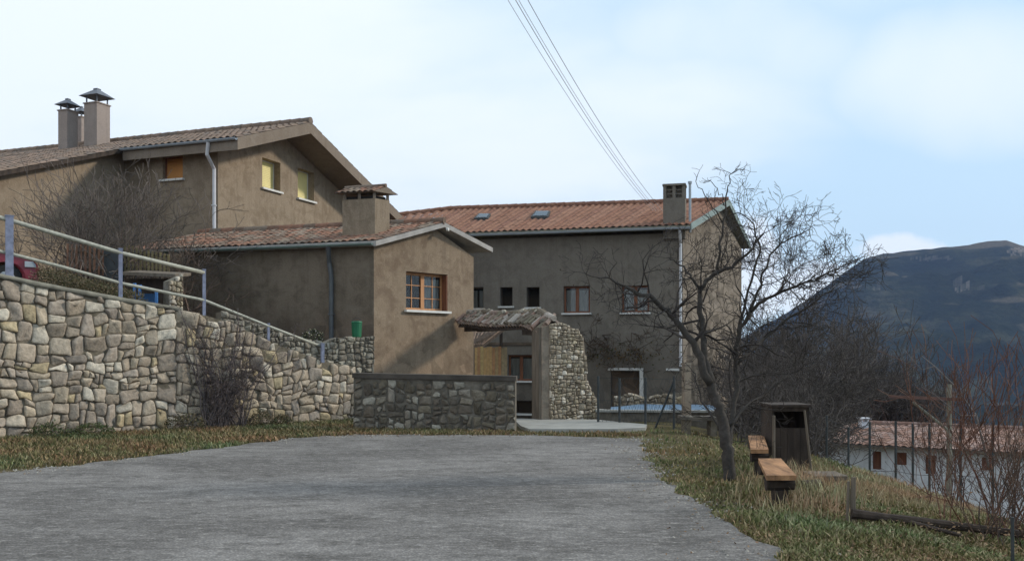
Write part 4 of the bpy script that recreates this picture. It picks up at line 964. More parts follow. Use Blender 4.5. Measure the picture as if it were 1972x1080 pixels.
# creeper on the wall
mb = MB(); rr_ = random.Random(9); st_ = dict(wander=.35, kids=(2, 3), shrink=.72, angle=(.4, 1.2), minr=.0035, col=[(.13, .105, .1), (.085, .065, .06)])
for i in range(42):
    px = rr_.gauss(420, 24); a, _ = Wt.hit(px, 800); o_ = rr_.uniform(.08, .2); b = Wt.pt(a, .02, o_+.1)
    d_ = (V(Wt.d.x, Wt.d.y, 0)*rr_.gauss(.12, .25)+V(0, 0, 1)).normalized(); pts_ = [b]; L_ = rr_.uniform(.6, 2.75); k_ = 9
    for j in range(k_):
        d_ = (d_+V(rr_.gauss(0, .22), rr_.gauss(0, .05), 0)).normalized(); nx2 = pts_[-1]+d_*L_/k_
        q_ = Vector((nx2.x, nx2.y))-Wt.A; oo = q_.dot(Wt.n)
        if oo < .07 or oo > .24: nx2 += V(Wt.n.x, Wt.n.y, 0)*(max(.07, min(.24, oo))-oo)
        pts_.append(nx2)
        if rr_.random() < .75: grow(mb, nx2, (V(Wt.d.x, Wt.d.y, 0)*rr_.gauss(0, 1)+V(Wt.n.x, Wt.n.y, 0)*.25+V(0, 0, rr_.uniform(-.2, 1))).normalized(), rr_.uniform(.15, .34), .006, 2, st_, rr_, .05)
    mb.tube(pts_, [.016-.0012*j for j in range(k_+1)], 5, True, (.12, .1, .095))
tag(mb.build('creeper', M['bark'], smooth=True, col=True), 'dry leafless creeper climbing the retaining wall below the third railing post', 'creeper')
# climber on the grey house
mb = MB(); st_ = dict(wander=.4, kids=(2, 3), shrink=.7, angle=(.4, 1.3), minr=.008, col=[(.085, .055, .035), (.06, .045, .035)])
for i in range(14):
    px = rr_.uniform(1135, 1270); py = rr_.uniform(640, 695); a, z = Wm.hit(px, py); b = Wm.pt(a, z, .12)
    for k in range(2): grow(mb, b, (V(Wm.d.x, Wm.d.y, 0)*rr_.gauss(0, 1)+V(0, 0, rr_.gauss(0, .7))).normalized(), rr_.uniform(.4, .8), .014, 3, st_, rr_, .0)
for v in range(260):
    px = rr_.gauss(1205, 40); py = rr_.gauss(686, 11); a, z = Wm.hit(px, py); b = Wm.pt(a, z, rr_.uniform(.03, .3)); s_ = rr_.uniform(.03, .07); a_ = V(rr_.gauss(0, 1), rr_.gauss(0, 1), rr_.gauss(0, 1)).normalized(); b_ = a_.orthogonal().normalized()
    mb.poly([b, b+a_*s_, b+a_*s_+b_*s_, b+b_*s_], rr_.choice([(.11, .06, .025), (.08, .06, .025), (.05, .05, .022), (.13, .08, .03)]))
tag(mb.build('climber', M['bark'], col=True), 'brown withered climbing plant on the grey house above the white door frame', 'climber')
# reddish shrubs on the right
for i, (px, d_, sc_, sd_, cc, lab, hh, st_n) in enumerate([(1905, 9.6, 1.18, 91, RD, 'tall rust-red bare shrub at the right edge', 1.9, 20), (1960, 8.6, 1.0, 92, [(.15, .1, .075), (.09, .07, .06)], 'spreading grey-brown bare shrub nearest the camera at right', 1.3, 24), (1840, 11.5, 1.0, 93, [(.14, .08, .06), (.1, .06, .05)], 'thin reddish brush growing left of the rust-red shrub', 1.5, 13), (1790, 14.5, 1.0, 94, [(.09, .065, .055), (.12, .09, .075)], 'dark brush in front of the white house doors', .8, 8)]):
    x = (px-CX)*d_/F
    shrub(bare('x', sd_, hh, .35, 3, st_n, cc, .009, (2, 3), .78, (.2, .6), .22, .0028, .2, .42), 'shrub', lab, V(x, d_, gh(x, d_)-.05), sc_)
# long bare branch arching left out of the shrubs
mb = MB(); mb.tube([P(1905, 900, 9.9), P(1880, 800, 10), P(1840, 745, 10), P(1800, 705, 10), P(1775, 685, 10)], [.012, .01, .008, .006, .003], 6, True, (.2, .18, .17)); mb.tube([P(1800, 705, 10), P(1775, 712, 10), P(1740, 672, 10.2)], [.006, .004, .002], 5, True, (.15, .13, .12))
mb.tube([P(1880, 800, 10), P(1850, 800, 9.9), P(1800, 760, 9.8), P(1775, 745, 9.8)], [.008, .006, .005, .003], 6, True, (.16, .13, .12))
tag(mb.build('branch', M['bark'], smooth=True, col=True), 'pale arching dead branch leaning out of the rust-red shrub', 'branch')
# ------------------------------------------------------------------ leafy plants
def leaves(mb, c, rx, ry, rz_, n_, pal, s0=.02, s1=.05, rr_=rnd):
    for i in range(n_):
        a = rr_.uniform(0, 6.28); z = rr_.uniform(-.2, 1); k = rr_.uniform(.5, 1)**.5; h = math.sqrt(max(0, 1-z*z))
        lump = 1+.25*noise.noise(V(math.cos(a)*2+c.x, math.sin(a)*2, z*2))
        p_ = c+V(math.cos(a)*h*rx, math.sin(a)*h*ry, z*rz_)*k*lump; s_ = rr_.uniform(s0, s1); u_ = V(rr_.gauss(0, 1), rr_.gauss(0, 1), rr_.gauss(0, 1)).normalized(); v_ = u_.orthogonal().normalized()
        co = rr_.choice(pal); f_ = rr_.uniform(.7, 1.3); mb.poly([p_-u_*s_, p_-v_*s_*.5, p_+u_*s_, p_+v_*s_*.5], tuple(x*f_ for x in co))
GREEN = [(.05, .07, .025), (.07, .085, .03), (.035, .05, .02), (.09, .08, .035)]; BROWNG = [(.07, .06, .03), (.1, .075, .04), (.045, .05, .02), (.13, .10, .06)]
hd = MB()
for i in range(26):
    px = 82+i*7; d_ = 19.4+(i % 3)*.3; c = P(px, 553+i*1.3, d_); leaves(hd, c, .3, .3, .5*(1-.016*i)*rnd.uniform(.8, 1.15), 360, BROWNG, .012, .03)
tag(hd.build('hedge', M['leaf'], col=True), 'low brownish green hedge on the terrace right of the red car', 'hedge')
for (px, wdt, hgt, lab, pal_) in ((85, .45, .33, 'low green weeds against the foot of the stone wall, farthest left', GREEN), (165, .5, .3, 'green weed clump at the stone wall foot under the second railing post', GREEN), (345, .5, .42, 'twiggy olive shrublet at the wall foot left of the creeper', BROWNG), (490, .35, .42, 'twiggy olive shrublet at the wall foot right of the creeper', BROWNG), (530, .25, .3, 'small olive weed clump halfway to the low dark wall', BROWNG)):
    a = Wt.hit(px, 800)[0]; c = Wt.pt(a, .0, .35); m_ = MB(); leaves(m_, c, wdt, .3, hgt, 900, pal_, .012, .032)
    st_ = dict(wander=.3, kids=(2, 3), shrink=.7, angle=(.4, 1.1), minr=.003, col=[(.1, .08, .06), (.07, .06, .04)])
    for k in range(10): grow(m_, c+V(rnd.uniform(-.2, .2), rnd.uniform(-.1, .1), 0), V(rnd.gauss(0, .5), rnd.gauss(0, .4), 1).normalized(), hgt*.5, .006, 2, st_, rnd, .1)
    tag(m_.build('weed_clump', M['leaf'], col=True), lab, 'weeds', 'weed clumps along the foot of the wall')
m_ = MB(); c = P(602, 655, 22.6); leaves(m_, c, .28, .2, .28, 500, [(.03, .04, .02), (.05, .06, .03), (.02, .02, .015)], .015, .035); leaves(m_, c+V(0, -.05, .05), .28, .2, .26, 60, [(.5, .48, .3), (.45, .4, .4)], .012, .022)
tag(m_.build('plant', M['leaf'], col=True), 'small dark plant with pale flowers on the rubble garden wall', 'plant')
# ------------------------------------------------------------------ things on the terrace
# red car, front to the right, mostly beyond the left edge
car = thing('parked_car', 'red hatchback parked on the terrace behind the railing at the left edge', 'car', V(-12.0, 20.6, tz(-12, 20.6)))
cz = EYE+(HY-486)*20/F-.88; cxf = (76-CX)*20/F
def CS(x, y, z): return V(cxf+(x-3.9)*.887-(y)*.46, 20+(x-3.9)*.46+y*.887, cz+z)      # x from rear 0 to front 3.9
prof = [(0, .32), (.02, .55), (.1, .82), (.55, .9), (2.75, .93), (3.3, .86), (3.72, .76), (3.86, .62), (3.9, .45), (3.86, .25)]
mb = MB()
def arch(xc, r=.36, n_=10): return [(xc+r*math.cos(math.pi*k/n_), .3+r*math.sin(math.pi*k/n_)) for k in range(n_+1)]
low = [(3.86, .22)]+[(x, z) for x, z in arch(3.28)]+[(2.9, .2), (1.1, .2)]+[(x, z) for x, z in arch(.72)]+[(.3, .22)]
outl = prof+low
mid = [(x*.985+.03, z*.99) for x, z in outl]
yy = [(0.06, 1.0), (0, .985), (0, .985)]
rings = []
for (y_, k) in ((.1, .97), (.02, .99), (0, 1), (0, 1)): pass
def ring(y_, k): return [CS(1.95+(x-1.95)*k, y_, .5+(z-.5)*k) for x, z in outl]
r_ = [ring(.05, .965), ring(.0, 1), ring(1.6, 1), ring(1.55, .965)]; no = len(outl); vs = [v for r2 in r_ for v in r2]; fs_ = []
for a in range(3):
    for b in range(no): b2 = (b+1) % no; fs_.append((a*no+b, a*no+b2, (a+1)*no+b2, (a+1)*no+b))
fs_.append(tuple(range(no-1, -1, -1))); fs_.append(tuple(3*no+k for k in range(no)))
mb.add(vs, fs_); mb.build('body', M['red_car'], car)
mb = MB(); cab = [(.2, .9), (.55, 1.38), (1.0, 1.43), (1.9, 1.40), (2.75, .93)]; q1 = [CS(x, .12+.12*(z-.9), z) for x, z in cab]; q2 = [CS(x, 1.48-.12*(z-.9), z) for x, z in cab]; nn_ = len(cab)
mb.add(q1+q2, [tuple(range(nn_)), tuple(range(2*nn_-1, nn_-1, -1))]+[(i, i+nn_, (i+1) % nn_+nn_, (i+1) % nn_) for i in range(nn_)]); mb.build('cabin', M['dark_glass'] if 'dark_glass' in M else M['iron'], car)
mb = MB(); q = [(.5, 1.375), (1.0, 1.43), (1.95, 1.395)]; mb.prism([CS(q[0][0], .2, q[0][1]+.012), CS(q[2][0], .2, q[2][1]+.012), CS(q[2][0], 1.4, q[2][1]+.012), CS(q[0][0], 1.4, q[0][1]+.012)], V(0, 0, .03)); mb.build('roof_panel', M['red_car'], car)
for xw in (.72, 3.28):
    for yw in (.04, 1.38):
        mb = MB(); mb.tube([CS(xw, yw, .3), CS(xw, yw+.02, .3), CS(xw, yw+.16, .3), CS(xw, yw+.18, .3)], [.27, .3, .3, .27], 20); wh = mb.build('wheel', M['rubber'], car, smooth=False)
        mb = MB(); mb.tube([CS(xw, yw-.01, .3), CS(xw, yw+.02, .3)], [.15, .18], 14); mb.build('rim', M['gutter'], wh)
mb = MB(); mb.cbox(CS(2.6, -.1, .92), .1, .14, .11); mb.build('mirror', M['iron'], car)
mb = MB(); mb.prism([CS(3.62, -.006, .56), CS(3.86, .03, .56), CS(3.8, .02, .68), CS(3.62, -.006, .68)], CS(0, .05, 0)-CS(0, 0, 0)); mb.build('headlight', M['gutter'], car)
# picket fence
pf = thing('picket_fence', 'weathered picket fence with pale slats on the terrace before the left house', 'fence', P(200, 520, 22.6))
for (x0, x1, y0, y1, yb, c1) in ((128, 197, 468, 478, 530, (.24, .13, .08)), (238, 322, 472, 488, 530, (.2, .16, .08))):
    mb = MB(); k = int((x1-x0)/7)
    for i in range(k):
        px = x0+(x1-x0)*i/(k-1); a = P(px, y0+(y1-y0)*i/(k-1)+rnd.uniform(-2, 2), 22.5); b = P(px, yb, 22.5); f_ = rnd.uniform(.8, 1.3); mb.box(b, V(.045, 0, 0), V(0, .02, 0), V(0, 0, a.z-b.z), tuple(v*f_ for v in c1))
    for yy_ in (y0+18, yb-12): a = P(x0-2, yy_, 22.53); b = P(x1+4, yy_+6, 22.53); mb.box(a, b-a, V(0, .03, 0), V(0, 0, .06), (.09, .07, .05))
    mb.build('picket_panel', M['plank'], pf, col=True)
mb = MB(); a = P(200, 540, 22.2); mb.box(a, V(.36, 0, 0), V(0, .3, 0), V(0, 0, .75)); mb.build('post', M['iron'], pf)
# blue metal stand and dark timber shelter
bs_ = thing('blue_stand', 'bright blue metal stand behind the top of the stone wall', 'stand', P(272, 590, 19.9))
for (px, yt) in ((256, 545), (266, 548), (298, 560)):
    mb = MB(); b = P(px, 592, 20.0); a = P(px, yt, 20.0); mb.box(b, V(.055, 0, 0), V(0, .05, 0), V(0, 0, a.z-b.z)); mb.build('leg', M['blue'], bs_)
mb = MB(); q = P(254, 552, 20.0); q2 = P(300, 562, 20.0); mb.prism([q, q2, q2+V(0, .5, 0), q+V(0, .5, 0)], V(0, 0, .06)); q = P(270, 590, 20.3); mb.box(q, V(.3, 0, 0), V(0, .2, 0), V(0, 0, .28)); mb.build('top', M['blue'], bs_)
sg = thing('timber_shelter', 'low dark timber shelter roof between the picket fence and the blue stand', 'shelter', P(290, 570, 21.2))
mb = MB(); q = P(236, 529, 21); q2 = P(338, 534, 20.8); mb.prism([q, q2, q2+V(0, 1.0, .12), q+V(0, 1.0, .12)], V(0, 0, .07)); mb.build('roof_board', M['wood_grey'], sg)
mb = MB(); q = P(240, 600, 21.3); mb.box(q, V(1.0, 0, 0), V(0, .4, 0), V(0, 0, .75)); mb.build('side', M['wood_dark'], sg)
# stub pier beside it
Wq = Wall(XY(326, 20.1), XY(351, 20.3)); mb = MB(); rubble(mb, Wq, 0, Wq.L, 2.2, [(0, EYE+(HY-540)*20.1/F), (Wq.L, EYE+(HY-528)*20.3/F)], .12, 'pale', .005, .03, 33)
body(mb, Wq, 0, Wq.L, 1.8, [(0, EYE+(HY-541)*20.1/F), (Wq.L, EYE+(HY-530)*20.3/F)], .3)
tag(mb.build('stone_pier', M['stone'], smooth=False, col=True), 'short pale stone pier standing right of the blue stand', 'pier')
# green bin
b = P(687, 649, 22.3); mb = MB(); mb.tube([b, b+V(0, 0, .02), b+V(0, 0, .34), b+V(0, 0, .35)], [.105, .11, .125, .135], 18); mb.tube([b+V(0, 0, .35), b+V(0, 0, .38)], [.135, .12], 18)
gb = thing('bucket', 'green plastic bucket on the rubble wall beside the house corner', 'bucket', b); mb.build('tub', M['green_bin'], gb, smooth=False)
mb = MB(); mb.tube([b+V(.11*math.cos(t), -.02, .36+.1*math.sin(t)) for t in [math.pi*k/8 for k in range(9)]], .006, 6); mb.build('handle', M['iron'], gb)
# ------------------------------------------------------------------ court: pool, fence, bench
Wk = Wall(G(1151, 811).xy, G(1400, 813).xy)
pool = thing('raised_pool', 'low raised concrete pool with a blue cover behind the wire fence', 'pool', Wk.pt(1.5, 0))
zt_ = .22; q = [Wk.pt(0, -.4, -.55), Wk.pt(.0, -.4), Wk.pt(Wk.L, -.4), Wk.pt(Wk.L, -.4, -3.0), Wk.pt(1.2, -.4, -3.0)]
mb = MB(); mb.prism([v for v in q], V(0, 0, zt_+.4)); mb.build('basin', M['stucco_pool'] if 'stucco_pool' in M else M['mortar_dark'], pool)
mb = MB(); mb.prism([v*1 for v in [Wk.pt(-.05, zt_+.003, -.5), Wk.pt(-.05, zt_+.003, .06), Wk.pt(Wk.L, zt_+.003, .06), Wk.pt(Wk.L, zt_+.003, -.15), Wk.pt(.25, zt_+.003, -.15)]], V(0, 0, .05)); mb.build('rim', M['concrete'], pool)
mb = MB(); n1_, n2_ = 30, 10
for j in range(n2_+1):
    for i in range(n1_+1):
        a = .3+(Wk.L-.4)*i/n1_; b_ = -.17-2.6*j/n2_*min(1, .35+i/12); q = Wk.pt(a, zt_+.03+.05*math.sin(math.pi*j/n2_)+.02*noise.noise(V(a*2, b_*2, 0)), b_); mb.v.append(tuple(q))
for j in range(n2_):
    for i in range(n1_): a = j*(n1_+1)+i; mb.f.append((a, a+1, a+n1_+2, a+n1_+1))
mb.c = [(1, 1, 1)]*len(mb.f); mb.build('cover', M['tarp'], pool, smooth=True)
# rubble heap wall behind
W5 = Wall(XY(1183, 28.5), XY(1318, 27.5)); mb = MB(); t5 = tline([(1183, 762), (1215, 757), (1240, 766), (1270, 758), (1318, 754)], W5); rubble(mb, W5, 0, W5.L, -1, t5, .16, 'pale', .006, .04, 41); body(mb, W5, 0, W5.L, -1.2, [(a, b-.03) for a, b in t5], .4)
tag(mb.build('rubble_wall', M['stone'], col=True), 'low pale rubble wall behind the blue covered pool', 'wall')
wf = thing('wire_fence', 'dark iron wire fence with a raked strut in front of the raised pool', 'fence', G(1220, 817))
PX = [(1152, 724, 818), (1193, 728, 819), (1243, 727, 822), (1298, 724, 826)]
for (px, yt, yb) in PX:
    b = G(px, yb); a = P(px, yt, b.y); mb = MB(); mb.tube([b-V(0, 0, .05), V(b.x, b.y, a.z)], .028, 8); mb.build('post', M['iron'], wf)
mb = MB(); b = G(1262, 824); a = G(1297, 826); mb.tube([b, V(a.x, a.y, 1.0)], .022, 8); mb.build('strut', M['iron'], wf)
mb = MB(); pts5 = [G(x, y) for x, _, y in PX]
for z_ in (.08, .55, 1.05): mb.tube([v+V(0, 0, z_) for v in pts5], .005, 4)
for a, b in zip(pts5, pts5[1:]):
    k = int((b-a).length/.09)
    for i in range(k):
        for s_ in (0, 1): q = a.lerp(b, i/k); q2 = a.lerp(b, min(1, max(0, (i+(5 if s_ else -5))/k))); mb.tube([q+V(0, 0, .08), q2+V(0, 0, 1.05)], .003, 3, False)
mb.build('mesh', M['iron'], wf)
# concrete post at the corner of the grey house, stone bench near the tree
mb = MB(); b = G(1322, 815); mb.cbox((b.x, b.y, -.2), .16, .16, EYE+(HY-702)*b.y/F+.2, .3); mb.cbox((b.x, b.y, EYE+(HY-702)*b.y/F), .19, .19, .04, .3)
tag(mb.build('concrete_post', M['stucco_tan']), 'square tan concrete post at the end of the wire fence', 'post')
sb = thing('stone_bench', 'dark stone slab bench left of the fruit tree trunk', 'bench', G(1347, 836))
mb = MB(); q = G(1314, 834); q2 = G(1385, 836); dz = V(0, 0, .27); mb.box(q+dz, (q2-q), V(0, .55, 0), V(0, 0, .06)); mb.build('slab', M['coping_dark2'] if 'coping_dark2' in M else M['mortar_dark'], sb)
for k in (.08, .8): mb = MB(); mb.box(q+(q2-q)*k+V(0, .06, -.05), V(.12, 0, 0), V(0, .4, 0), V(0, 0, .315)); mb.build('leg', M['mortar'], sb)
# rustic benches: orange planks on dark log blocks
def bench(label, pn, pf_, z, th=.05):
    (nl, nr, ny_), (fl, fr_, fy) = pn, pf_
    a, b, c, d = G(nl, ny_, z), G(nr, ny_, z), G(fr_, fy, z), G(fl, fy, z)
    o = thing('rustic_bench', label, 'bench', V((a.x+c.x)/2, (a.y+c.y)/2, 0), 'rustic benches on the grass')
    mb = MB(); mb.prism([a, b, c, d], V(0, 0, -th)); mb.build('seat', M['seat'], o)
    for t in (.08, .86):
        m_ = MB(); p1 = a.lerp(d, t); p2 = b.lerp(c, t); v = (p2-p1); w_ = (d-a).normalized()
        m_.tube([p1+v*.02-V(0, 0, th+.07)+w_*.1, p2-v*.02-V(0, 0, th+.07)+w_*.1], .068, 9, True, None, .25); m_.box(V(p1.x, p1.y, 0)+v*.22+w_*.02+V(0, 0, -.08), v*.56, w_*.16, V(0, 0, z-th-.05)); m_.build('leg', M['wood_dark'], o)
    return o
bench('rustic bench with orange plank seat on dark log legs, the nearer and longer one', (1476, 1534, 915), (1460, 1504, 882), .34)
bench('rustic bench with orange plank seat, the one standing farther back by the hut', (1446, 1480, 865), (1441, 1471, 838), .36)
# dark hut
hb = G(1520, 893); hut = thing('wooden_hut', 'small dark wooden hut with a flat grey roof slab behind the benches', 'hut', hb)
wd, dp, ht = .48, .6, .82; x0, y0 = hb.x-.22, hb.y
mb = MB()
for i in range(5): mb.box(V(x0+wd*i/5, y0, -.1), V(wd/5*.96, 0, 0), V(0, .03, 0), V(0, 0, ht-.2))
for xx in (x0-.03, x0+wd): mb.box(V(xx, y0+.002, -.1), V(.03, 0, 0), V(0, dp, 0), V(0, 0, ht+.1))
mb.box(V(x0, y0+dp-.03, -.1), V(wd, 0, 0), V(0, .03, 0), V(0, 0, ht+.1)); mb.box(V(x0, y0+.004, ht-.06), V(wd, 0, 0), V(0, .03, 0), V(0, 0, .06)); mb.build('boards', M['wood_dark'], hut)
mb = MB(); mb.box(V(x0-.05, y0-.04, ht+.004), V(wd+.1, 0, 0), V(0, dp+.1, 0), V(0, 0, .035)); mb.build('roof_slab', M['wood_dark'], hut)
for (px, yt, yb, lean, r_) in ((1562, 790, 905, .03, .016), (1490, 800, 905, -.0, .02)):
    b = G(px, yb); a = P(px, yt, b.y); mb = MB(); mb.tube([b, V(a.x-lean*3, a.y, a.z)], r_, 7); mb.build('pole', M['wood_grey'], hut)
# low slab table right of hut
mb = MB(); b = G(1600, 927); mb.box(V(b.x-.2, b.y, .02), V(.42, 0, 0), V(0, .5, 0), V(0, 0, .05)); mb.box(V(b.x-.12, b.y+.05, -.3), V(.1, 0, 0), V(0, .3, 0), V(0, 0, .32)); mb.box(V(b.x+.08, b.y+.05, -.3), V(.1, 0, 0), V(0, .3, 0), V(0, 0, .32))
tag(mb.build('low_step', M['wood_grey']), 'low grey wooden step in the grass right of the benches', 'step')
# cut log piece
mb = MB(); b = G(1562, 944); mb.tube([b+V(-.1, 0, .06), b+V(.12, .1, .06)], .065, 10, True, None, .2); tag(mb.build('log', M['wood_dark']), 'short dark log lying beside the nearer bench', 'log')
# ------------------------------------------------------------------ bank fence on the right
fp = thing('post_fence', 'thin dark poles with wires along the edge of the bank before the white house', 'fence', V(7, 16.5, -.8))
prev = []
for (px, d_, yt) in ((1592, 17.5, 800), (1634, 17.2, 822), (1675, 17, 812), (1725, 16.8, 810), (1758, 16.5, 815), (1790, 16.2, 815), (1850, 15.6, 812), (1912, 15, 812)):
    x = (px-CX)*d_/F; z = gh(x, d_); a = P(px, yt, d_); mb = MB(); mb.tube([V(x, d_, z-.1), a], .022, 7); mb.build('post', M['iron_rust'] if 'iron_rust' in M else M['iron'], fp); prev.append(a)
mb = MB()
for k in (.05, .45, .9): mb.tube([v-V(0, 0, k) for v in prev], .005, 4)
mb.build('wires', M['iron'], fp)
wp = thing('wooden_post', 'short split grey post leaning over the log rail in the foreground grass', 'post', G(1644, 1002)); b = G(1644, 1003)
mb = MB(); mb.tube([b-V(0, 0, .05), b+V(-.01, 0, .2), b+V(.0, .0, .42)], [.03, .028, .022], 7, True, None, .3); mb.build('pole', M['wood_grey'], wp); mb = MB(); mb.tube([b-V(.06, 0, .05), b+V(-.05, 0, .38)], [.018, .012], 6, True, None, .3); mb.build('splinter', M['wood_grey'], wp)
q0, q1_ = G(1640, 988, .08), G(1990, 1030, -.08)
mb = MB(); mb.tube([q0.lerp(q1_, k/10)+V(0, 0, .015*noise.noise(V(k, 0, 0))) for k in range(11)], [.045-.001*k for k in range(11)], 9, True, None, .2); tag(mb.build('log_rail', M['wood_dark']), 'long dark log lying across the bank at lower right', 'log')
mb = MB(); mb.tube([G(1740, 1002, .02), G(1850, 1030, -.02)], [.022, .018], 7, True, None, .2); tag(mb.build('stick', M['wood_dark']), 'short thin stick in the grass below the long log', 'stick')
mb = MB(); b = G(1950, 1090); b.z = gh(b.x, b.y); mb.tube([b-V(0, 0, .1), b+V(0, 0, .42)], [.014, .012], 7); tag(mb.build('stake', M['iron']), 'thin dark stake at the lower right corner', 'stake')
# ------------------------------------------------------------------ white house down the slope
Wh = Wall(XY(1566, 38.5), XY(2120, 33.0)); zEv = EYE-(857-HY)*38/F
wh = thing('white_house', 'whitewashed low house with faded red tile roof down the slope at right', 'house', Wh.pt(5, -5))
HH = [rect(Wh, *v) for v in ((1680, 1697, 868, 903), (1722, 1746, 870, 894), (1782, 1802, 876, 912), (1890, 1912, 880, 905))]
mb = MB(); wall_mesh(mb, Wh, -8, [(0, zEv), (Wh.L, zEv)], HH, .12); 
We = Wall(Wh.A-Wh.n*5, Wh.A); wall_mesh(mb, We, -8, [(0, zEv), (We.L, zEv)]); mb.build('wall', M['white_wall'], wh)
for i, h in enumerate(HH): window(wh, Wh, h, .08, 'wood_red', .03, 'wood_red', sill=False)
def WP(a, b, z): q = Wh.A+Wh.d*a-Wh.n*b; return V(q.x, q.y, z)
rf = MB(); fs = MB(); zrr = zEv+.72
A_, B_, C_, D_ = WP(-.4, -.4, zEv+.1), WP(Wh.L, -.4, zEv+.1), WP(Wh.L, 3, zrr), WP(1.3, 3, zrr)
TILES['faded'] = [(.25, .15, .115), (.2, .12, .09), (.3, .2, .165), (.24, .17, .145)]
tiles(rf, A_, B_, C_, D_, 'faded', .25, .38, .05); slab(fs, A_, B_, C_, D_, .1)
A2 = WP(-.4, 6.4, zEv+.1); tiles(rf, A2, A_, D_, D_+V(.01, .01, 0), 'faded', .25, .38, .05); rf.poly([B_+V(0, 0, -.0), WP(Wh.L, 6.4, zEv+.1), C_], (.3, .2, .15)); rf.poly([WP(Wh.L, 6.4, zEv+.1), A2, D_, C_], (.3, .16, .12))
ridge_tiles(rf, D_+V(0, 0, .04), C_+V(0, 0, .04), 'faded', .1); ridge_tiles(rf, A_+V(0, 0, .04), D_+V(0, 0, .04), 'faded', .09)
rfo = rf.build('roof', M['tile'], wh, col=True); fs.build('fascia', M['wood_grey'], wh)
mb = MB(); c0 = WP(1.5, 2.2, zrr-.5); mb.cbox(c0, .32, .32, .62, .1); mb.cbox(c0+V(0, 0, .74), .45, .45, .06, .1)
for a in (-.12, .12): mb.cbox(c0+V(a, 0, .62), .06, .3, .12, .1)
mb.build('chimney', M['white_wall'], rfo)
# tall pole with rusty crossbar
pl = thing('utility_pole', 'pale concrete pole with a rusty red crossbar standing before the white house', 'pole', P(1828, 860, 19)-V(0, 0, 2))
mb = MB(); a = P(1828, 740, 19); mb.tube([a-V(0, 0, 3.6), a], [.07, .05], 8); mb.build('shaft', M['coping'], pl)
mb = MB(); a = P(1712, 766, 18.9); b = P(1856, 772, 18.9); mb.box(a, b-a, V(0, .05, 0), V(0, 0, .06)); mb.build('crossbar', M['rust'], pl)
mb = MB(); mb.tube([P(1758, 774, 18.9), P(1828, 830, 19)], .03, 6); mb.build('strut', M['coping'], pl)
# ------------------------------------------------------------------ overhead cables
for i, (x0, lab, x1, y1) in enumerate(((993, 'leftmost of the four overhead cables above the roofs', 1244, 386), (1007, 'second from left of the four overhead cables', 1249, 386), (1013, 'third from left of the four overhead cables', 1254, 386), (1030, 'rightmost of the four overhead cables above the roofs', 1262, 386))):
    a = P(x0-47*2.6, -260, 15.5); b = P(x1+14, y1+20, 33.6); 
    # start point chosen on the line that crosses the top edge
    dxx = (x1-x0)/(386.0); a = P(x0-dxx*230, -230, 15.5); pts_ = []
    for k in range(41):
        t = k/40; q = a.lerp(b, t); q.z -= 4*t*(1-t)*.42; pts_.append(q)
    mb = MB(); mb.tube(pts_, .006+.002*(i % 2), 5); tag(mb.build('cable', M['cable'], smooth=True), lab, 'cable', 'overhead cables running to the long grey house')
# ------------------------------------------------------------------ grass
def blades(name, n_, sampler, pal, h0, h1, w0=.006, lean=.5):
    m_ = MB(); r_ = random.Random(len(name)*7)
    for i in range(n_):
        s = sampler(r_)
        if s is None: continue
        x, y, k = s; z = gh(x, y) if name != 'terrace' else tz(x, y); h = r_.uniform(h0, h1)*k; a = r_.uniform(0, 6.28); w_ = w0*r_.uniform(.7, 1.6)*(1+y*.05); lx, ly = r_.gauss(0, lean)*h, r_.gauss(0, lean)*h
        dx, dy = math.cos(a)*w_, math.sin(a)*w_; c = r_.choice(pal); f_ = r_.uniform(.7, 1.35)
        gn = noise.noise(V(x*.9, y*.9, 3)); c2 = (c[0]*f_*(1+.35*gn), c[1]*f_*(1-.1*gn), c[2]*f_)
        b = len(m_.v); m_.v += [(x-dx, y-dy, z-.01), (x+dx, y+dy, z-.01), (x+lx*.4+dx*.7, y+ly*.4+dy*.7, z+h*.6), (x+lx*.4-dx*.7, y+ly*.4-dy*.7, z+h*.6), (x+lx, y+ly, z+h)]
        m_.f += [(b, b+1, b+2, b+3), (b+3, b+2, b+4)]; m_.c += [c2, c2]
    return m_
def on_road(x, y, m=0): return inside(x, y, road_poly)
def s_left(r_):
    a = r_.uniform(Wt.hit(-330), Wt.L+.2); o_ = r_.random()**1.3*4.6+.08; q = Wt.pt(a, 0, o_)
    if on_road(q.x, q.y): 
        return None
    return (q.x, q.y, 1.4-.14*o_)
def s_far(r_):
    px = r_.uniform(680, 1245); py = r_.uniform(818, 841); q = G(px, py)
    if on_road(q.x, q.y) or (px > 985 and py < 833): return None
    return (q.x, q.y, .8)
def s_right(r_):
    px = r_.uniform(1150, 2100); py = 822+(r_.random()**.8)*330; q = G(px, py)
    if on_road(q.x, q.y): 
        return None
    if py < 835 and px < 1250: return None
    k = .45+.9*max(0, noise.noise(V(q.x*1.3, q.y*1.3, 0))+.25)
    return (q.x, q.y, k)
GP = [(.14, .14, .055), (.18, .17, .07), (.11, .12, .045), (.29, .24, .13), (.25, .195, .11)]
RP = [(.18, .14, .07), (.22, .15, .08), (.13, .12, .05), (.09, .095, .035), (.25, .2, .11)]
tag(blades('verge_grass', 46000, s_left, RP, .02, .1).build('grass_verge', M['leaf'], origin=(-6, 17, 0), col=True), 'reddish and green grass strip between stone wall and asphalt', 'grass', kind='stuff')
tag(blades('far', 8000, s_far, RP, .03, .1).build('grass_strip', M['leaf'], origin=(0, 19, 0), col=True), 'thin brown grass strip at the foot of the low dark wall', 'grass', kind='stuff')
tag(blades('bank_grass', 60000, s_right, GP, .02, .095).build('grass_bank', M['leaf'], origin=(4, 12, 0), col=True), 'mixed green and dry grass on the bank right of the road', 'grass', kind='stuff')
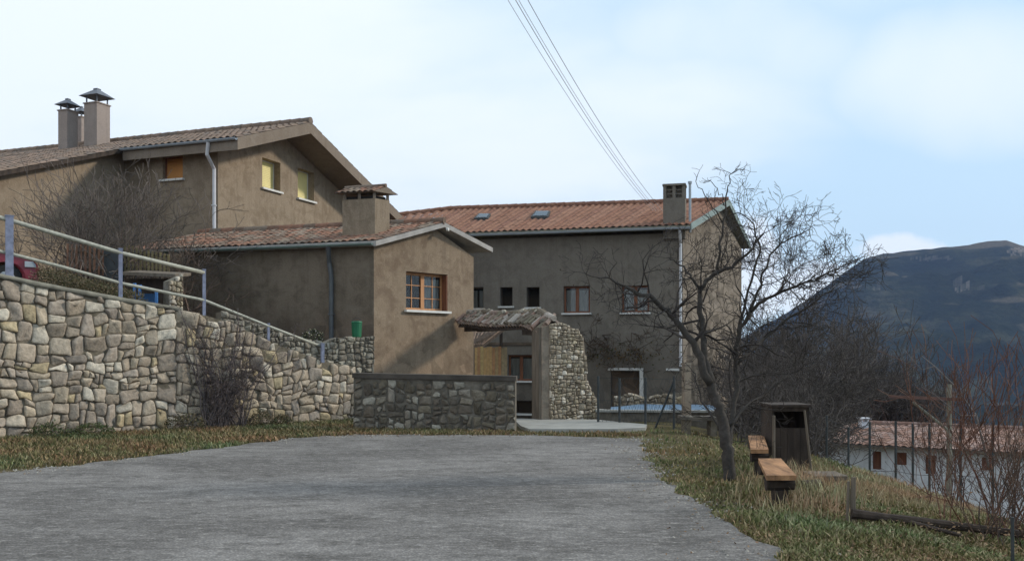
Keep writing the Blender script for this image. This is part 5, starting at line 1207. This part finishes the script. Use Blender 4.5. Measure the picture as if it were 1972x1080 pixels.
def s_dry(r_):
    if r_.random() < .75:
        px = r_.uniform(1640, 1900); py = r_.uniform(885, 1015)
        d_ = EYE*F/(py-HY)*1.25; x = (px-CX)*d_/F
        return (x, d_, .5)
    px = r_.gauss(1560, 60); py = r_.gauss(935, 28)
    if py < 880: return None
    q = G(px, py); return (q.x, q.y, 1)
tag(blades('drygrass', 9000, s_dry, [(.34, .27, .15), (.28, .21, .12), (.40, .33, .2)], .07, .24, .003, .3).build('dry_grass', M['leaf'], origin=(3, 11, 0), col=True), 'tall straw-coloured grass around the benches', 'grass', kind='stuff')
# leaf litter
def litter(n_, sampler, seed):
    m_ = MB(); r_ = random.Random(seed)
    for i in range(n_):
        s = sampler(r_)
        if s is None: continue
        x, y = s; z = max(gh(x, y), .006)+r_.uniform(.004, .03); u_ = V(r_.gauss(0, 1), r_.gauss(0, 1), r_.gauss(0, .35)).normalized(); v_ = V(0, 0, 1).cross(u_).normalized()+V(0, 0, r_.gauss(0, .3)); s_ = r_.uniform(.008, .022); c = r_.choice([(.2, .12, .065), (.15, .09, .05), (.25, .17, .1), (.12, .07, .04)]); p_ = V(x, y, z); m_.poly([p_-u_*s_, p_-v_*s_*.6, p_+u_*s_, p_+v_*s_*.6], c)
    return m_
def l1(r_):
    if r_.random() < .5:
        a = r_.uniform(Wt.hit(250), Wt.L+.2); q = Wt.pt(a, 0, abs(r_.gauss(.9, .6))+.1); return (q.x, q.y)
    if r_.random() < .5:
        q = G(r_.uniform(560, 1000), r_.gauss(834, 4)); return (q.x, q.y)
    q = G(r_.uniform(1280, 2000), r_.uniform(940, 1085)); 
    return None if on_road(q.x, q.y) and r_.random() > .15 else (q.x, q.y)
tag(litter(8000, l1, 3).build('leaf_litter', M['leaf'], origin=(0, 14, 0), col=True), 'scattered rust-brown dead leaves along the road edges', 'leaves', kind='stuff')
def grit(n_, seed):
    m_ = MB(); r_ = random.Random(seed); k = 0
    while k < n_:
        i = r_.randrange(len(re_)-1); p_ = re_[i].lerp(re_[i+1], r_.random()); a = r_.uniform(0, 6.28); d_ = abs(r_.gauss(0, .35)); x, y = p_.x+math.cos(a)*d_, p_.y+math.sin(a)*d_; k += 1
        if y < 5 or y > 22 or noise.noise(V(x*1.2, y*1.2, 2)) < -.05: continue
        s_ = r_.uniform(.006, .022); z = max(gh(x, y), .006); m_.add([(x-s_, y, z), (x, y-s_, z), (x+s_, y, z), (x, y+s_, z), (x+r_.gauss(0, .2)*s_, y, z+s_*.8)], [(0, 1, 4), (1, 2, 4), (2, 3, 4), (3, 0, 4)], r_.choice([(.24, .225, .2), (.17, .16, .145), (.32, .3, .26), (.2, .16, .12)]))
    return m_
tag(grit(5000, 4).build('gravel', M['stone'], origin=(0, 14, 0), col=True), 'loose grit along the crumbling asphalt edge', 'gravel', kind='stuff')
# ------------------------------------------------------------------ air
mb = MB(); mb.box(V(-2600, -450, -75), V(5600, 0, 0), V(0, 3000, 0), V(0, 0, 420))
hm = bpy.data.materials.new('air'); hm.use_nodes = True; hn = hm.node_tree; hn.nodes.remove(hn.nodes['Principled BSDF'])
pv = hn.nodes.new('ShaderNodeVolumePrincipled'); pv.inputs['Color'].default_value = (.42, .58, 1, 1); pv.inputs['Density'].default_value = .00012; pv.inputs['Anisotropy'].default_value = 0
hn.links.new(pv.outputs[0], hn.nodes['Material Output'].inputs['Volume'])
HAZE = True
if HAZE: tag(mb.build('haze', hm, origin=(0, 0, 0)), 'thin bluish air between the yard and the far mountain', 'haze', kind='stuff')
